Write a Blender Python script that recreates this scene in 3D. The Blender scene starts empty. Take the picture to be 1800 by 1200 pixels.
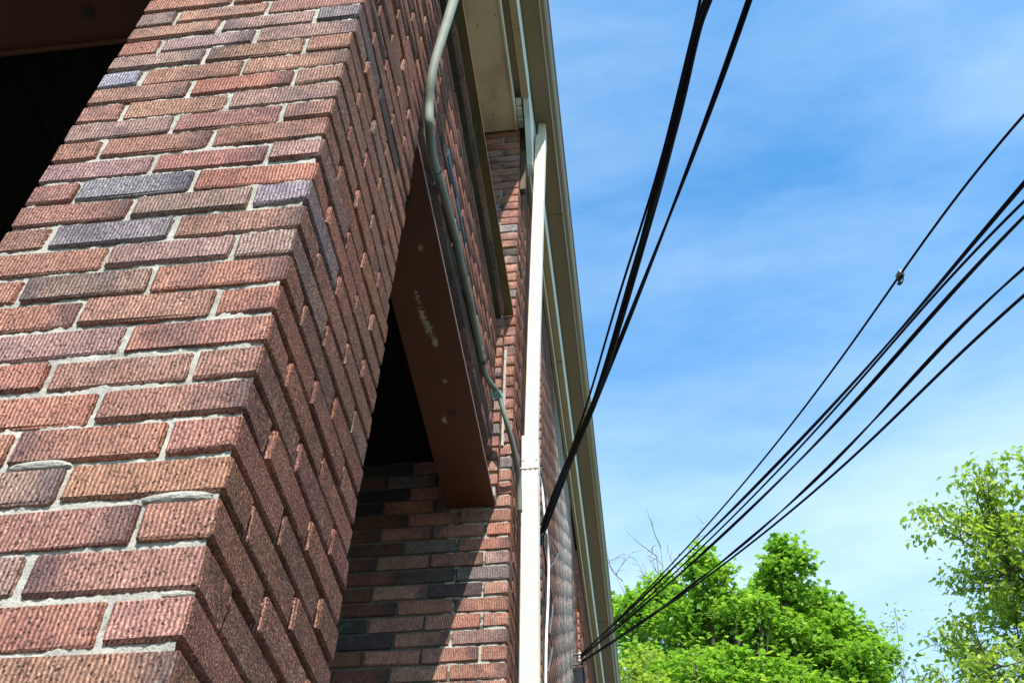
import bpy, bmesh, math, random
import numpy as np
from mathutils import Vector, Matrix

random.seed(7); RNG = np.random.default_rng(11)
S = bpy.context.scene
COL = S.collection

# ------------------------------------------------------------------ camera, sky, sun, exposure
CAM = np.array([0.48313, -0.93493, -0.59181]); ROT = (2.40024670, -0.01905287, 0.12428327); FPX = 1843.765
cd = bpy.data.cameras.new('camera'); cam = bpy.data.objects.new('camera', cd); COL.objects.link(cam)
cam.location = CAM; cam.rotation_mode = 'XYZ'; cam.rotation_euler = ROT
cd.sensor_width = 36.0; cd.lens = 36.0 * FPX / 1800.0; cd.clip_start = 0.02; cd.clip_end = 2000
S.camera = cam
SUN = Vector((0.268, -1.0, 1.02)).normalized()
sl = bpy.data.lights.new('sun', 'SUN'); sl.energy = 5.0; sl.angle = math.radians(0.55); sl.color = (1.0, 0.955, 0.88)
so = bpy.data.objects.new('sun', sl); COL.objects.link(so); so.location = (6, -20, 24)
so.rotation_mode = 'QUATERNION'; so.rotation_quaternion = SUN.to_track_quat('Z', 'Y')
W = bpy.data.worlds.new('World'); S.world = W; W.use_nodes = True
wn = W.node_tree.nodes; wl = W.node_tree.links; wn.clear()
def wnode(t, **k):
    n = wn.new(t)
    for a, b in k.items(): setattr(n, a, b)
    return n
w_out = wnode('ShaderNodeOutputWorld'); w_bg = wnode('ShaderNodeBackground'); w_bg.inputs['Strength'].default_value = 0.083
w_sky = wnode('ShaderNodeTexSky', sky_type='NISHITA', sun_disc=False)
w_sky.sun_elevation = math.asin(SUN.z); w_sky.sun_rotation = math.atan2(SUN.x, SUN.y); w_sky.altitude = 200; w_sky.air_density = 1.0; w_sky.dust_density = 0.2; w_sky.ozone_density = 2.2
w_hs = wnode('ShaderNodeHueSaturation'); w_hs.inputs['Saturation'].default_value = 1.12; w_hs.inputs['Value'].default_value = 2.1
w_tc = wnode('ShaderNodeTexCoord')
w_map = wnode('ShaderNodeMapping'); w_map.inputs['Scale'].default_value = (1.0, 2.6, 3.4); w_map.inputs['Rotation'].default_value = (0.5, 0.3, 0.5); w_map.inputs['Location'].default_value = (0.35, 0.1, 0.4)
w_n1 = wnode('ShaderNodeTexNoise'); w_n1.inputs['Scale'].default_value = 2.2; w_n1.inputs['Detail'].default_value = 9; w_n1.inputs['Roughness'].default_value = 0.58; w_n1.inputs['Distortion'].default_value = 0.15
w_r = wnode('ShaderNodeMapRange'); w_r.inputs['From Min'].default_value = 0.30; w_r.inputs['From Max'].default_value = 0.95; w_r.inputs['To Max'].default_value = 0.60
w_sep = wnode('ShaderNodeSeparateXYZ')
w_h = wnode('ShaderNodeMapRange', interpolation_type='SMOOTHSTEP'); w_h.inputs['From Min'].default_value = 0.76; w_h.inputs['From Max'].default_value = 0.46; w_h.inputs['To Max'].default_value = 0.72
w_m = wnode('ShaderNodeMath', operation='MULTIPLY'); w_a = wnode('ShaderNodeMath', operation='ADD', use_clamp=True)
w_mix = wnode('ShaderNodeMix', data_type='RGBA'); w_mix.inputs[7].default_value = (6.4, 8.2, 9.6, 1)
w_m.inputs[1].default_value = 1.0
wl.new(w_tc.outputs['Generated'], w_map.inputs['Vector']); wl.new(w_map.outputs[0], w_n1.inputs['Vector'])
wl.new(w_n1.outputs['Fac'], w_r.inputs['Value']); wl.new(w_tc.outputs['Generated'], w_sep.inputs[0]); wl.new(w_sep.outputs['Z'], w_h.inputs['Value'])
w_pl = wnode('ShaderNodeMath', operation='ADD'); w_pl.inputs[1].default_value = 0.25
wl.new(w_n1.outputs['Fac'], w_pl.inputs[0]); wl.new(w_h.outputs[0], w_m.inputs[0]); wl.new(w_pl.outputs[0], w_m.inputs[1])
wl.new(w_m.outputs[0], w_a.inputs[0]); wl.new(w_r.outputs[0], w_a.inputs[1])
w_mul = wnode('ShaderNodeMix', data_type='RGBA', blend_type='MULTIPLY'); w_mul.inputs[0].default_value = 1.0; w_mul.inputs[7].default_value = (0.85, 1.33, 1.35, 1)
wl.new(w_sky.outputs[0], w_hs.inputs['Color']); wl.new(w_hs.outputs[0], w_mul.inputs[6]); wl.new(w_mul.outputs[2], w_mix.inputs[6]); wl.new(w_a.outputs[0], w_mix.inputs[0])
wl.new(w_mix.outputs[2], w_bg.inputs['Color']); wl.new(w_bg.outputs[0], w_out.inputs['Surface'])
S.view_settings.view_transform = 'Standard'; S.view_settings.look = 'None'; S.view_settings.gamma = 1.0
S.view_settings.use_curve_mapping = False; S.view_settings.exposure = 0.80
S.render.engine = 'CYCLES'
try: S.cycles.max_bounces = 6; S.cycles.diffuse_bounces = 3; S.cycles.transparent_max_bounces = 8
except Exception: pass

# ------------------------------------------------------------------ helpers
def link(name, me, parent=None, mat=None):
    o = bpy.data.objects.new(name, me); COL.objects.link(o)
    if parent: o.parent = parent
    if mat and me is not None and not me.materials: me.materials.append(mat)
    return o
def empty(name, loc=(0, 0, 0)):
    o = bpy.data.objects.new(name, None); o.location = loc; o.empty_display_size = 0.1; COL.objects.link(o); return o
def tag(o, label=None, cat=None, group=None, kind=None):
    if label: o['label'] = label
    if cat: o['category'] = cat
    if group: o['group'] = group
    if kind: o['kind'] = kind
    return o
def mesh(name, v, f, smooth=False):
    me = bpy.data.meshes.new(name); me.from_pydata([tuple(map(float, p)) for p in v], [], f); me.update()
    if smooth: me.polygons.foreach_set('use_smooth', [True] * len(me.polygons))
    return me
def fast_mesh(name, V, F):                       # equal sized faces from numpy
    me = bpy.data.meshes.new(name); n, k = F.shape
    me.vertices.add(len(V)); me.vertices.foreach_set('co', V.astype(np.float32).ravel())
    me.loops.add(n * k); me.loops.foreach_set('vertex_index', F.astype(np.int32).ravel())
    me.polygons.add(n); me.polygons.foreach_set('loop_start', np.arange(0, n * k, k, dtype=np.int32))
    try: me.polygons.foreach_set('loop_total', np.full(n, k, dtype=np.int32))
    except Exception: pass
    me.update(calc_edges=True); me.validate(); return me
BF = [(0, 3, 2, 1), (4, 5, 6, 7), (0, 1, 5, 4), (1, 2, 6, 5), (2, 3, 7, 6), (3, 0, 4, 7)]
def boxes(name, L, parent=None, mat=None, bev=0.0, origin=None):
    """L: list of (x0,x1,y0,y1,z0,z1); one mesh object, origin at the given point"""
    og = origin or (0, 0, 0)
    bm = bmesh.new()
    for (a, b, c, d, e, f) in L:
        vs = [bm.verts.new((x - og[0], y - og[1], z - og[2])) for (x, y, z) in ((a, c, e), (b, c, e), (b, d, e), (a, d, e), (a, c, f), (b, c, f), (b, d, f), (a, d, f))]
        for q in BF: bm.faces.new([vs[i] for i in q])
    if bev > 0:
        bmesh.ops.bevel(bm, geom=bm.edges[:], offset=bev, segments=2, affect='EDGES', profile=0.6)
    bm.normal_update()
    me = bpy.data.meshes.new(name); bm.to_mesh(me); bm.free()
    o = link(name, me, parent, mat); o.location = og
    return o
def extrude_y(name, prof, y0, y1, parent=None, mat=None, closed=True, smooth=False, n=1):
    """profile in (x,z) swept along y; closed profiles get end caps"""
    k = len(prof); ys = np.linspace(y0, y1, n + 1)
    v = [(x, y, z) for y in ys for x, z in prof]; f = []
    for j in range(n):
        for i in range(k if closed else k - 1):
            a = j * k + i; b = j * k + (i + 1) % k
            f.append((a, b, b + k, a + k))
    if closed: f += [tuple(range(k))[::-1], tuple(n * k + i for i in range(k))]
    me = mesh(name, v, f, smooth); return link(name, me, parent, mat)
def smooth_path(P, sub=6):
    P = np.array(P, float); out = []
    for i in range(len(P) - 1):
        p0 = P[max(i - 1, 0)]; p1 = P[i]; p2 = P[i + 1]; p3 = P[min(i + 2, len(P) - 1)]
        for t in np.linspace(0, 1, sub, endpoint=False):
            out.append(0.5 * ((2 * p1) + (-p0 + p2) * t + (2 * p0 - 5 * p1 + 4 * p2 - p3) * t * t + (-p0 + 3 * p1 - 3 * p2 + p3) * t ** 3))
    out.append(P[-1]); return np.array(out)
def tube(P, r, k=8, caps=True):
    P = np.array(P, float); n = len(P); r = np.broadcast_to(np.array(r, float), (n,))
    T = np.gradient(P, axis=0); T /= np.linalg.norm(T, axis=1)[:, None] + 1e-12
    ref = np.array([0, 0, 1.0]) if abs(T[0][2]) < 0.9 else np.array([1.0, 0, 0])
    U = np.cross(T[0], ref); U /= np.linalg.norm(U); V = []; F = []
    for i in range(n):
        U = U - T[i] * (U @ T[i]); U /= np.linalg.norm(U); B = np.cross(T[i], U)
        for j in range(k):
            a = 2 * math.pi * j / k; V.append(P[i] + r[i] * (math.cos(a) * U + math.sin(a) * B))
    for i in range(n - 1):
        for j in range(k):
            a = i * k + j; b = i * k + (j + 1) % k; F.append((a, b, b + k, a + k))
    if caps: F += [tuple(range(k))[::-1], tuple((n - 1) * k + j for j in range(k))]
    return V, F
def join(parts):
    V = []; F = []
    for v, f in parts:
        o = len(V); V += list(v); F += [tuple(i + o for i in q) for q in f]
    return V, F
def tube_obj(name, P, r, parent=None, mat=None, k=8, sub=6, strands=1, twist=0.0, off=0.0):
    Q = smooth_path(P, sub) if sub > 1 else np.array(P, float)
    if strands == 1:
        v, f = tube(Q, r if np.isscalar(r) else np.interp(np.linspace(0, 1, len(Q)), np.linspace(0, 1, len(r)), r), k)
    else:
        v, f = [], []
    return link(name, mesh(name, v, f, True), parent, mat)
def strand_paths(P, n, off, turns, sub=8):
    Q = smooth_path(P, sub); T = np.gradient(Q, axis=0); T /= np.linalg.norm(T, axis=1)[:, None]
    U = np.cross(T, np.array([0, 0, 1.0])); U /= np.linalg.norm(U, axis=1)[:, None]; B = np.cross(T, U)
    s = np.concatenate([[0], np.cumsum(np.linalg.norm(np.diff(Q, axis=0), axis=1))])
    return [Q + off * (np.cos(2 * math.pi * (s * turns + j / n))[:, None] * U + np.sin(2 * math.pi * (s * turns + j / n))[:, None] * B) for j in range(n)]

# ------------------------------------------------------------------ materials
def new_mat(name):
    m = bpy.data.materials.new(name); m.use_nodes = True; n = m.node_tree.nodes; l = m.node_tree.links
    n.clear(); out = n.new('ShaderNodeOutputMaterial'); b = n.new('ShaderNodeBsdfPrincipled'); l.new(b.outputs[0], out.inputs[0])
    return m, n, l, b, out
class NT:
    def __init__(s, n, l): s.n = n; s.l = l
    def inp(s, sock, v):
        if hasattr(v, 'is_linked') or isinstance(v, bpy.types.NodeSocket): s.l.new(v, sock)
        else: sock.default_value = v
    def math(s, op, a, b=0.0, clamp=False):
        x = s.n.new('ShaderNodeMath'); x.operation = op; x.use_clamp = clamp; s.inp(x.inputs[0], a); s.inp(x.inputs[1], b); return x.outputs[0]
    def noise(s, vec, scale, detail=4, rough=0.55, dist=0.0):
        x = s.n.new('ShaderNodeTexNoise'); s.l.new(vec, x.inputs['Vector']); x.inputs['Scale'].default_value = scale
        x.inputs['Detail'].default_value = detail; x.inputs['Roughness'].default_value = rough; x.inputs['Distortion'].default_value = dist; return x.outputs['Fac']
    def voro(s, vec, scale, feat='F1'):
        x = s.n.new('ShaderNodeTexVoronoi'); x.feature = feat; s.l.new(vec, x.inputs['Vector']); x.inputs['Scale'].default_value = scale; return x.outputs['Distance']
    def rng(s, v, a, b, c=0.0, d=1.0, smooth=False):
        x = s.n.new('ShaderNodeMapRange'); x.interpolation_type = 'SMOOTHSTEP' if smooth else 'LINEAR'; s.inp(x.inputs['Value'], v)
        x.inputs['From Min'].default_value = a; x.inputs['From Max'].default_value = b; x.inputs['To Min'].default_value = c; x.inputs['To Max'].default_value = d; return x.outputs[0]
    def mix(s, f, a, b, mode='MIX'):
        x = s.n.new('ShaderNodeMix'); x.data_type = 'RGBA'; x.blend_type = mode; s.inp(x.inputs[0], f)
        for k, v in ((6, a), (7, b)):
            if isinstance(v, tuple): x.inputs[k].default_value = (*v, 1) if len(v) == 3 else v
            else: s.l.new(v, x.inputs[k])
        return x.outputs[2]
    def obj(s):
        x = s.n.new('ShaderNodeTexCoord'); return x.outputs['Object']
    def mapv(s, vec, sc=(1, 1, 1), loc=None):
        x = s.n.new('ShaderNodeMapping'); s.l.new(vec, x.inputs['Vector']); x.inputs['Scale'].default_value = sc
        if loc is not None: s.l.new(loc, x.inputs['Location'])
        return x.outputs[0]
    def bump(s, h, dist=1.0, strength=1.0, normal=None):
        x = s.n.new('ShaderNodeBump'); x.inputs['Strength'].default_value = strength; x.inputs['Distance'].default_value = dist; s.l.new(h, x.inputs['Height'])
        if normal is not None: s.l.new(normal, x.inputs['Normal'])
        return x.outputs[0]
    def xyz(s, v):
        x = s.n.new('ShaderNodeSeparateXYZ'); s.l.new(v, x.inputs[0]); return x.outputs

def brick_material(name, per_object):
    m, n, l, b, out = new_mat(name); t = NT(n, l)
    oc = t.obj()
    if per_object:
        oi = n.new('ShaderNodeObjectInfo'); tint = oi.outputs['Color']
        rv = n.new('ShaderNodeVectorMath'); rv.operation = 'SCALE'; rv.inputs[0].default_value = (9.1, 5.3, 13.7); l.new(oi.outputs['Random'], rv.inputs['Scale'])
        ov = n.new('ShaderNodeVectorMath'); ov.operation = 'ADD'; l.new(oc, ov.inputs[0]); l.new(rv.outputs[0], ov.inputs[1]); vec = ov.outputs[0]
    else:
        at = n.new('ShaderNodeAttribute'); at.attribute_name = 'tint'; tint = at.outputs['Color']; vec = oc
    X, Y, Z = t.xyz(oc)
    geo = n.new('ShaderNodeNewGeometry'); pos = geo.outputs['Position']; N = t.xyz(geo.outputs['True Normal'])
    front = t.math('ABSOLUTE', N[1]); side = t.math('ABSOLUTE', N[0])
    # combed ribs, 6 mm apart, wandering a little and torn by the grog
    wob = t.noise(vec, 30, 3); fine = t.noise(vec, 430, 3, 0.7); mid = t.noise(vec, 150, 3, 0.6)
    u = t.math('ADD', X, Y); u = t.math('ADD', u, t.math('MULTIPLY', t.math('SUBTRACT', wob, 0.5), 0.007))
    u = t.math('ADD', u, t.math('MULTIPLY', t.math('SUBTRACT', mid, 0.5), 0.0042))
    rib = t.math('SINE', t.math('MULTIPLY', u, 2 * math.pi / 0.0063))
    rib01 = t.math('MULTIPLY_ADD', rib, 0.5); rib01.node.inputs[2].default_value = 0.5
    ribw = t.math('ADD', t.math('MULTIPLY', front, 1.0), t.math('MULTIPLY', side, 0.35), True)
    pit = t.rng(t.voro(t.mapv(vec, (1, 1, 0.75)), 205), 0.12, 0.5, 0, 1, True)
    pitmask = t.rng(t.noise(vec, 95, 3), 0.40, 0.55, 0, 1, True)
    pits = t.math('MULTIPLY', t.math('SUBTRACT', 1.0, pit), pitmask)
    grit = t.rng(t.noise(vec, 270, 4, 0.78), 0.40, 0.60, 0, 1, True)
    h = t.math('MULTIPLY', t.math('MULTIPLY', rib01, ribw), 0.0013)
    h = t.math('ADD', h, t.math('MULTIPLY', grit, t.math('ADD', 0.0010, t.math('MULTIPLY', side, 0.0016))))
    h = t.math('ADD', h, t.math('MULTIPLY', fine, 0.0005))
    h = t.math('SUBTRACT', h, t.math('MULTIPLY', pits, 0.0016))
    h = t.math('ADD', h, t.math('MULTIPLY', wob, 0.0012))
    # colour: fired tint, dark flashed clouds, dark specks in the pits, paler rib crests over darker grooves
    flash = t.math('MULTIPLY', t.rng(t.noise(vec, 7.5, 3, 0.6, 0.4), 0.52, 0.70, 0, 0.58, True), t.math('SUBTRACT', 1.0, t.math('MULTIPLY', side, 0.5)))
    if per_object:
        r1 = t.math('FRACT', t.math('MULTIPLY', oi.outputs['Random'], 37.7)); sg = t.math('SUBTRACT', t.math('MULTIPLY', t.math('GREATER_THAN', r1, 0.35), 2.0), 1.0)
        ends = t.rng(t.math('ADD', t.math('MULTIPLY', X, sg), t.math('MULTIPLY', t.math('SUBTRACT', wob, 0.5), 0.05)), 0.035, 0.095, 0, 0.75, True)
        ends = t.math('MULTIPLY', t.math('MULTIPLY', ends, front), t.math('GREATER_THAN', t.math('FRACT', t.math('MULTIPLY', oi.outputs['Random'], 91.3)), 0.5))
        flash = t.math('MAXIMUM', flash, ends)
    tint = t.mix(t.math('MULTIPLY', side, 0.6), tint, t.mix(1.0, tint, (0.84, 0.60, 0.42), 'MULTIPLY'))  # side faces fired oranger, and darkened to stand in for weaker light
    c = t.mix(flash, tint, t.mix(0.55, t.mix(1.0, tint, (0.46, 0.50, 0.66), 'MULTIPLY'), (0.085, 0.075, 0.095)))
    c = t.mix(t.rng(t.noise(vec, 42, 5, 0.65), 0.3, 0.72, 0.0, 1.0), t.mix(1.0, c, (0.72, 0.70, 0.70), 'MULTIPLY'), t.mix(1.0, c, (1.22, 1.2, 1.16), 'MULTIPLY'))
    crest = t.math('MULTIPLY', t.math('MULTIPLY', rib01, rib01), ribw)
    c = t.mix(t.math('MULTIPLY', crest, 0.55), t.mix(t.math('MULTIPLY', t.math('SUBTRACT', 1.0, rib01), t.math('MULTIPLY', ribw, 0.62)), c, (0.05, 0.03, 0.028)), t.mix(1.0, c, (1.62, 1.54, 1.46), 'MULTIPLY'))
    c = t.mix(t.math('MULTIPLY', pits, 0.85), c, (0.018, 0.013, 0.013))
    speck = t.math('MULTIPLY', t.math('SUBTRACT', 1.0, grit), t.math('ADD', t.math('MULTIPLY', side, 0.42), 0.40))
    c = t.mix(speck, c, (0.02, 0.014, 0.014))
    soot = t.rng(t.noise(t.mapv(pos, (1, 1, 0.55)), 3.1, 6, 0.62, 0.5), 0.38, 0.66, 0, 1, True)
    c = t.mix(soot, t.mix(1.0, c, (1.10, 1.10, 1.08), 'MULTIPLY'), t.mix(1.0, c, (0.82, 0.79, 0.78), 'MULTIPLY'))
    wash = t.math('MULTIPLY', t.rng(t.noise(pos, 9.0, 7, 0.7), 0.58, 0.74, 0, 0.4, True), grit)
    c = t.mix(wash, c, (0.50, 0.46, 0.42))
    if not per_object:
        st = n.new('ShaderNodeAttribute'); st.attribute_name = 'stain'
        # lime wash that ran down the far wall
        drip = t.noise(t.mapv(vec, (1, 5.0, 0.35)), 3.2, 6, 0.68)
        lime = t.math('MULTIPLY', st.outputs['Fac'], t.rng(drip, 0.36, 0.56, 0, 1, True))
        c = t.mix(t.math('MULTIPLY', lime, t.rng(fine, 0.32, 0.6, 0.25, 1.0)), c, (0.70, 0.67, 0.64))
    l.new(c, b.inputs['Base Color']); b.inputs['Roughness'].default_value = 0.93; b.inputs['Specular IOR Level'].default_value = 0.18
    l.new(t.bump(h), b.inputs['Normal'])
    return m
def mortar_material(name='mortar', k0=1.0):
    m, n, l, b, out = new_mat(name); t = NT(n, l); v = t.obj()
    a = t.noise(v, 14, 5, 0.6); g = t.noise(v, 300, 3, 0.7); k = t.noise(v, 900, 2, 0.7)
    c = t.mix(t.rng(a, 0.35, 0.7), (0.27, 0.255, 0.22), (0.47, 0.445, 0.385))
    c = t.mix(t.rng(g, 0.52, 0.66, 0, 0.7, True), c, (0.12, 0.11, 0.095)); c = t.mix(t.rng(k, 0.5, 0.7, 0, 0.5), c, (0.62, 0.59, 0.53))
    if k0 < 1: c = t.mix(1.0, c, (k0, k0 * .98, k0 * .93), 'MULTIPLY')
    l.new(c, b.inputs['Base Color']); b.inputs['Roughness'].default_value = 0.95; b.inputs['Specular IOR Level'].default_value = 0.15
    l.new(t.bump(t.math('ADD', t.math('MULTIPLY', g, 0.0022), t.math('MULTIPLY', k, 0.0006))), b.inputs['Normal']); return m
def paint(name, col, dirt, rough=0.5, dirt_amt=0.5, scale=6, streak=(1, 1, 1), bump=0.0004, chips=None, chip_col=(0.5, 0.44, 0.3), spec=0.4, spots=None):
    m, n, l, b, out = new_mat(name); t = NT(n, l); v = t.obj(); vs = t.mapv(v, streak)
    d = t.rng(t.noise(vs, scale, 6, 0.65, 0.3), 0.46, 0.72, 0, dirt_amt, True)
    c = t.mix(d, col, dirt); c = t.mix(t.rng(t.noise(v, 160, 3), 0.62, 0.74, 0, 0.35), c, dirt)
    h = t.math('MULTIPLY', t.noise(v, 60, 4, 0.6), bump)
    if chips:
        X, Y, Z = t.xyz(v); acc = None
        for (cx, cy, rx, ry) in chips:
            e = t.math('ADD', t.math('POWER', t.math('ABSOLUTE', t.math('DIVIDE', t.math('SUBTRACT', X, cx), rx)), 2.0), t.math('POWER', t.math('ABSOLUTE', t.math('DIVIDE', t.math('SUBTRACT', Y, cy), ry)), 2.0))
            e = t.rng(e, 0.0, 1.6, 1.0, 0.0); acc = e if acc is None else t.math('MAXIMUM', acc, e)
        k = t.math('ADD', t.math('MULTIPLY', acc, 0.17), t.math('ADD', t.math('MULTIPLY', t.noise(v, 48, 8, 0.85), 0.65), t.math('MULTIPLY', t.noise(v, 190, 5, 0.8), 0.38))); ck = t.math('MULTIPLY', t.rng(k, 0.652, 0.666, 0, 1), t.rng(acc, 0.02, 0.1, 0, 1))
        c = t.mix(ck, c, t.mix(t.noise(v, 200, 3), chip_col, (0.30, 0.24, 0.16))); h = t.math('SUBTRACT', h, t.math('MULTIPLY', ck, 0.0006))
    if spots:
        X, Y, Z = t.xyz(v)
        for (cx, cy, r, sc) in spots:
            e = t.math('ADD', t.math('POWER', t.math('SUBTRACT', X, cx), 2.0), t.math('POWER', t.math('SUBTRACT', Y, cy), 2.0))
            e = t.math('SQRT', e); e = t.math('ADD', e, t.math('MULTIPLY', t.math('SUBTRACT', t.noise(v, 60, 3), 0.5), r * 0.7))
            c = t.mix(t.rng(e, r * 0.8, r, 0.9, 0, True), c, sc)
    l.new(c, b.inputs['Base Color']); b.inputs['Roughness'].default_value = rough; b.inputs['Specular IOR Level'].default_value = spec
    l.new(t.bump(h), b.inputs['Normal']); return m
def plain(name, col, rough=0.6, spec=0.3, metal=0.0, var=0.3, scale=40):
    m, n, l, b, out = new_mat(name); t = NT(n, l); v = t.obj(); f = t.noise(v, scale, 4, 0.6)
    c = t.mix(t.rng(f, 0.3, 0.7), tuple(x * (1 - var) for x in col), tuple(min(1, x * (1 + var)) for x in col))
    l.new(c, b.inputs['Base Color']); b.inputs['Roughness'].default_value = rough; b.inputs['Specular IOR Level'].default_value = spec; b.inputs['Metallic'].default_value = metal
    l.new(t.bump(t.math('MULTIPLY', f, 0.0004)), b.inputs['Normal']); return m
def leaf_material(name, c0, c1, c2, trans=0.45):
    m, n, l, b, out = new_mat(name); t = NT(n, l)
    at = n.new('ShaderNodeAttribute'); at.attribute_name = 'leaf'; f = at.outputs['Fac']
    c = t.mix(t.rng(f, 0.0, 0.55), c0, c1); c = t.mix(t.rng(f, 0.55, 1.0), c, c2)
    l.new(c, b.inputs['Base Color']); b.inputs['Roughness'].default_value = 0.42; b.inputs['Specular IOR Level'].default_value = 0.35
    tr = n.new('ShaderNodeBsdfTranslucent'); l.new(t.mix(1.0, c, (1.5, 1.6, 0.7), 'MULTIPLY'), tr.inputs['Color'])
    mx = n.new('ShaderNodeMixShader'); mx.inputs[0].default_value = trans; l.new(b.outputs[0], mx.inputs[1]); l.new(tr.outputs[0], mx.inputs[2]); l.new(mx.outputs[0], out.inputs[0]); return m
def ground_material():
    m, n, l, b, out = new_mat('asphalt'); t = NT(n, l); v = t.obj(); a = t.noise(v, 1.2, 6, 0.6); g = t.noise(v, 180, 3, 0.7)
    c = t.mix(t.rng(a, 0.35, 0.7), (0.062, 0.059, 0.053), (0.105, 0.10, 0.09)); c = t.mix(t.rng(g, 0.5, 0.65, 0, 0.6), c, (0.15, 0.145, 0.135))
    l.new(c, b.inputs['Base Color']); b.inputs['Roughness'].default_value = 0.95; l.new(t.bump(t.math('MULTIPLY', g, 0.004)), b.inputs['Normal']); return m

M_BRICK = brick_material('fired_brick', True); M_BRICKS = brick_material('fired_brick_joined', False); M_MORTAR = mortar_material(); M_MORTARD = mortar_material('shaded_mortar', 0.28)  # last one: darkened mortar copy, joint shade put into its colour
M_LINTEL = paint('lintel_paint', (0.100, 0.035, 0.0155), (0.052, 0.022, 0.012), 0.5, 0.6, 4, (1, 1, 1), 0.0006,
                 chips=[(-0.153, 1.235, 0.011, 0.05), (-0.150, 1.31, 0.018, 0.06), (-0.140, 1.37, 0.017, 0.05), (-0.128, 1.425, 0.014, 0.05), (-0.160, 1.815, 0.014, 0.03), (-0.125, 1.62, 0.010, 0.02), (-0.105, 1.03, 0.010, 0.02)], chip_col=(0.55, 0.48, 0.34),
                 spots=[(-0.118, 0.845, 0.020, (0.02, 0.02, 0.015)), (-0.125, 0.93, 0.012, (0.05, 0.025, 0.015)), (-0.13, 1.78, 0.02, (0.05, 0.02, 0.012))])
M_EDGE = paint('lintel_edge', (0.20, 0.10, 0.075), (0.09, 0.04, 0.03), 0.6, 0.7, 18)
M_MOSS = paint('mossy_ledge', (0.15, 0.125, 0.05), (0.06, 0.06, 0.022), 0.7, 0.8, 9, (2, 0.6, 1), 0.0008)
M_RUST = paint('rusty_edge', (0.20, 0.065, 0.035), (0.09, 0.03, 0.02), 0.8, 0.8, 25)
M_SOFFIT = paint('soffit_paint', (0.84, 0.66, 0.47), (0.30, 0.19, 0.09), 0.55, 0.45, 3.5, (1.5, 0.7, 1), 0.0005, spots=[(-0.125, 2.21, 0.0045, (0.05, 0.04, 0.03)), (-0.037, 2.23, 0.0045, (0.05, 0.04, 0.03)), (-0.03, 1.597, 0.005, (0.05, 0.04, 0.03)), (-0.137, 1.643, 0.005, (0.05, 0.04, 0.03)), (-0.018, 1.86, 0.004, (0.10, 0.06, 0.03)), (-0.163, 1.69, 0.004, (0.06, 0.04, 0.03))])
M_CREAM = paint('cream_metal', (0.47, 0.355, 0.225), (0.34, 0.27, 0.17), 0.42, 0.35, 2.5, (1, 0.5, 1), 0.0002)
M_GUTTER = paint('gutter_metal', (0.235, 0.160, 0.088), (0.15, 0.11, 0.06), 0.33, 0.35, 2.0, (1, 0.4, 1), 0.0002, spec=0.5)
M_PIPE = paint('downspout_metal', (0.60, 0.54, 0.425), (0.62, 0.56, 0.44), 0.38, 0.25, 3, (1, 1, 0.3), 0.0002, spec=0.5)
M_WHITE = paint('white_trim', (0.74, 0.75, 0.73), (0.5, 0.48, 0.42), 0.5, 0.35, 8)
M_COND = paint('conduit_grey', (0.185, 0.20, 0.165), (0.09, 0.10, 0.07), 0.68, 0.6, 10, (1, 1, 1), 0.0003, spec=0.25)
M_CABLE = plain('cable_rubber', (0.016, 0.017, 0.024), 0.8, 0.15, 0, 0.2, 30)
M_WCABLE = plain('white_cable', (0.72, 0.72, 0.76), 0.45, 0.4, 0, 0.08, 30)
M_GCABLE = plain('grey_cable', (0.09, 0.095, 0.11), 0.5, 0.4, 0, 0.2, 30)
M_IRON = plain('dark_iron', (0.05, 0.05, 0.048), 0.55, 0.5, 0.6, 0.4, 90)
M_STEEL = plain('zinc_steel', (0.40, 0.40, 0.38), 0.4, 0.5, 0.7, 0.3, 80)
M_PORC = plain('porcelain', (0.75, 0.73, 0.68), 0.25, 0.5, 0, 0.1, 40)
M_GREEN = plain('green_strap', (0.20, 0.28, 0.26), 0.5, 0.4, 0, 0.3, 80)
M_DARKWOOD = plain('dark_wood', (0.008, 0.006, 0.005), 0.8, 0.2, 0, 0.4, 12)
M_ROOF = plain('roofing', (0.06, 0.058, 0.055), 0.9, 0.2, 0, 0.3, 20)
M_BARK = plain('bark', (0.085, 0.07, 0.055), 0.9, 0.15, 0, 0.45, 25)
M_TWIG = plain('dry_twig', (0.24, 0.22, 0.21), 0.9, 0.15, 0, 0.35, 25)
M_ASPH = ground_material()
M_ABSORB = plain('dark_absorber', (0.022, 0.018, 0.014), 0.95, 0.1, 0, 0.4, 6)  # near-black ground colour that keeps bounce light down
M_GRASS = plain('lawn', (0.05, 0.10, 0.022), 0.95, 0.1, 0, 0.5, 3)
M_LEAF1 = leaf_material('maple_leaf', (0.105, 0.22, 0.030), (0.20, 0.36, 0.055), (0.33, 0.44, 0.09))
M_LEAF2 = leaf_material('young_leaf', (0.16, 0.265, 0.05), (0.285, 0.385, 0.075), (0.45, 0.47, 0.11))
def glass_material():
    m, n, l, b, out = new_mat('window_glass'); b.inputs['Base Color'].default_value = (0.03, 0.035, 0.04, 1); b.inputs['Roughness'].default_value = 0.05; b.inputs['Specular IOR Level'].default_value = 0.6; return m
M_GLASS = glass_material()

# ------------------------------------------------------------------ the ground
def sheet(name, x0, x1, y0, y1, z, mat, n=1):
    o = link(name, mesh(name, [(x0, y0, z), (x1, y0, z), (x1, y1, z), (x0, y1, z)], [(0, 1, 2, 3)]), None, mat); tag(o, kind='structure'); return o
GZ = -2.2
sheet('ground', -400, 400, -400, 400, GZ - 0.02, M_GRASS)
sheet('pavement', -30, 9, -22, 30, GZ - 0.004, M_ASPH)

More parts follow.
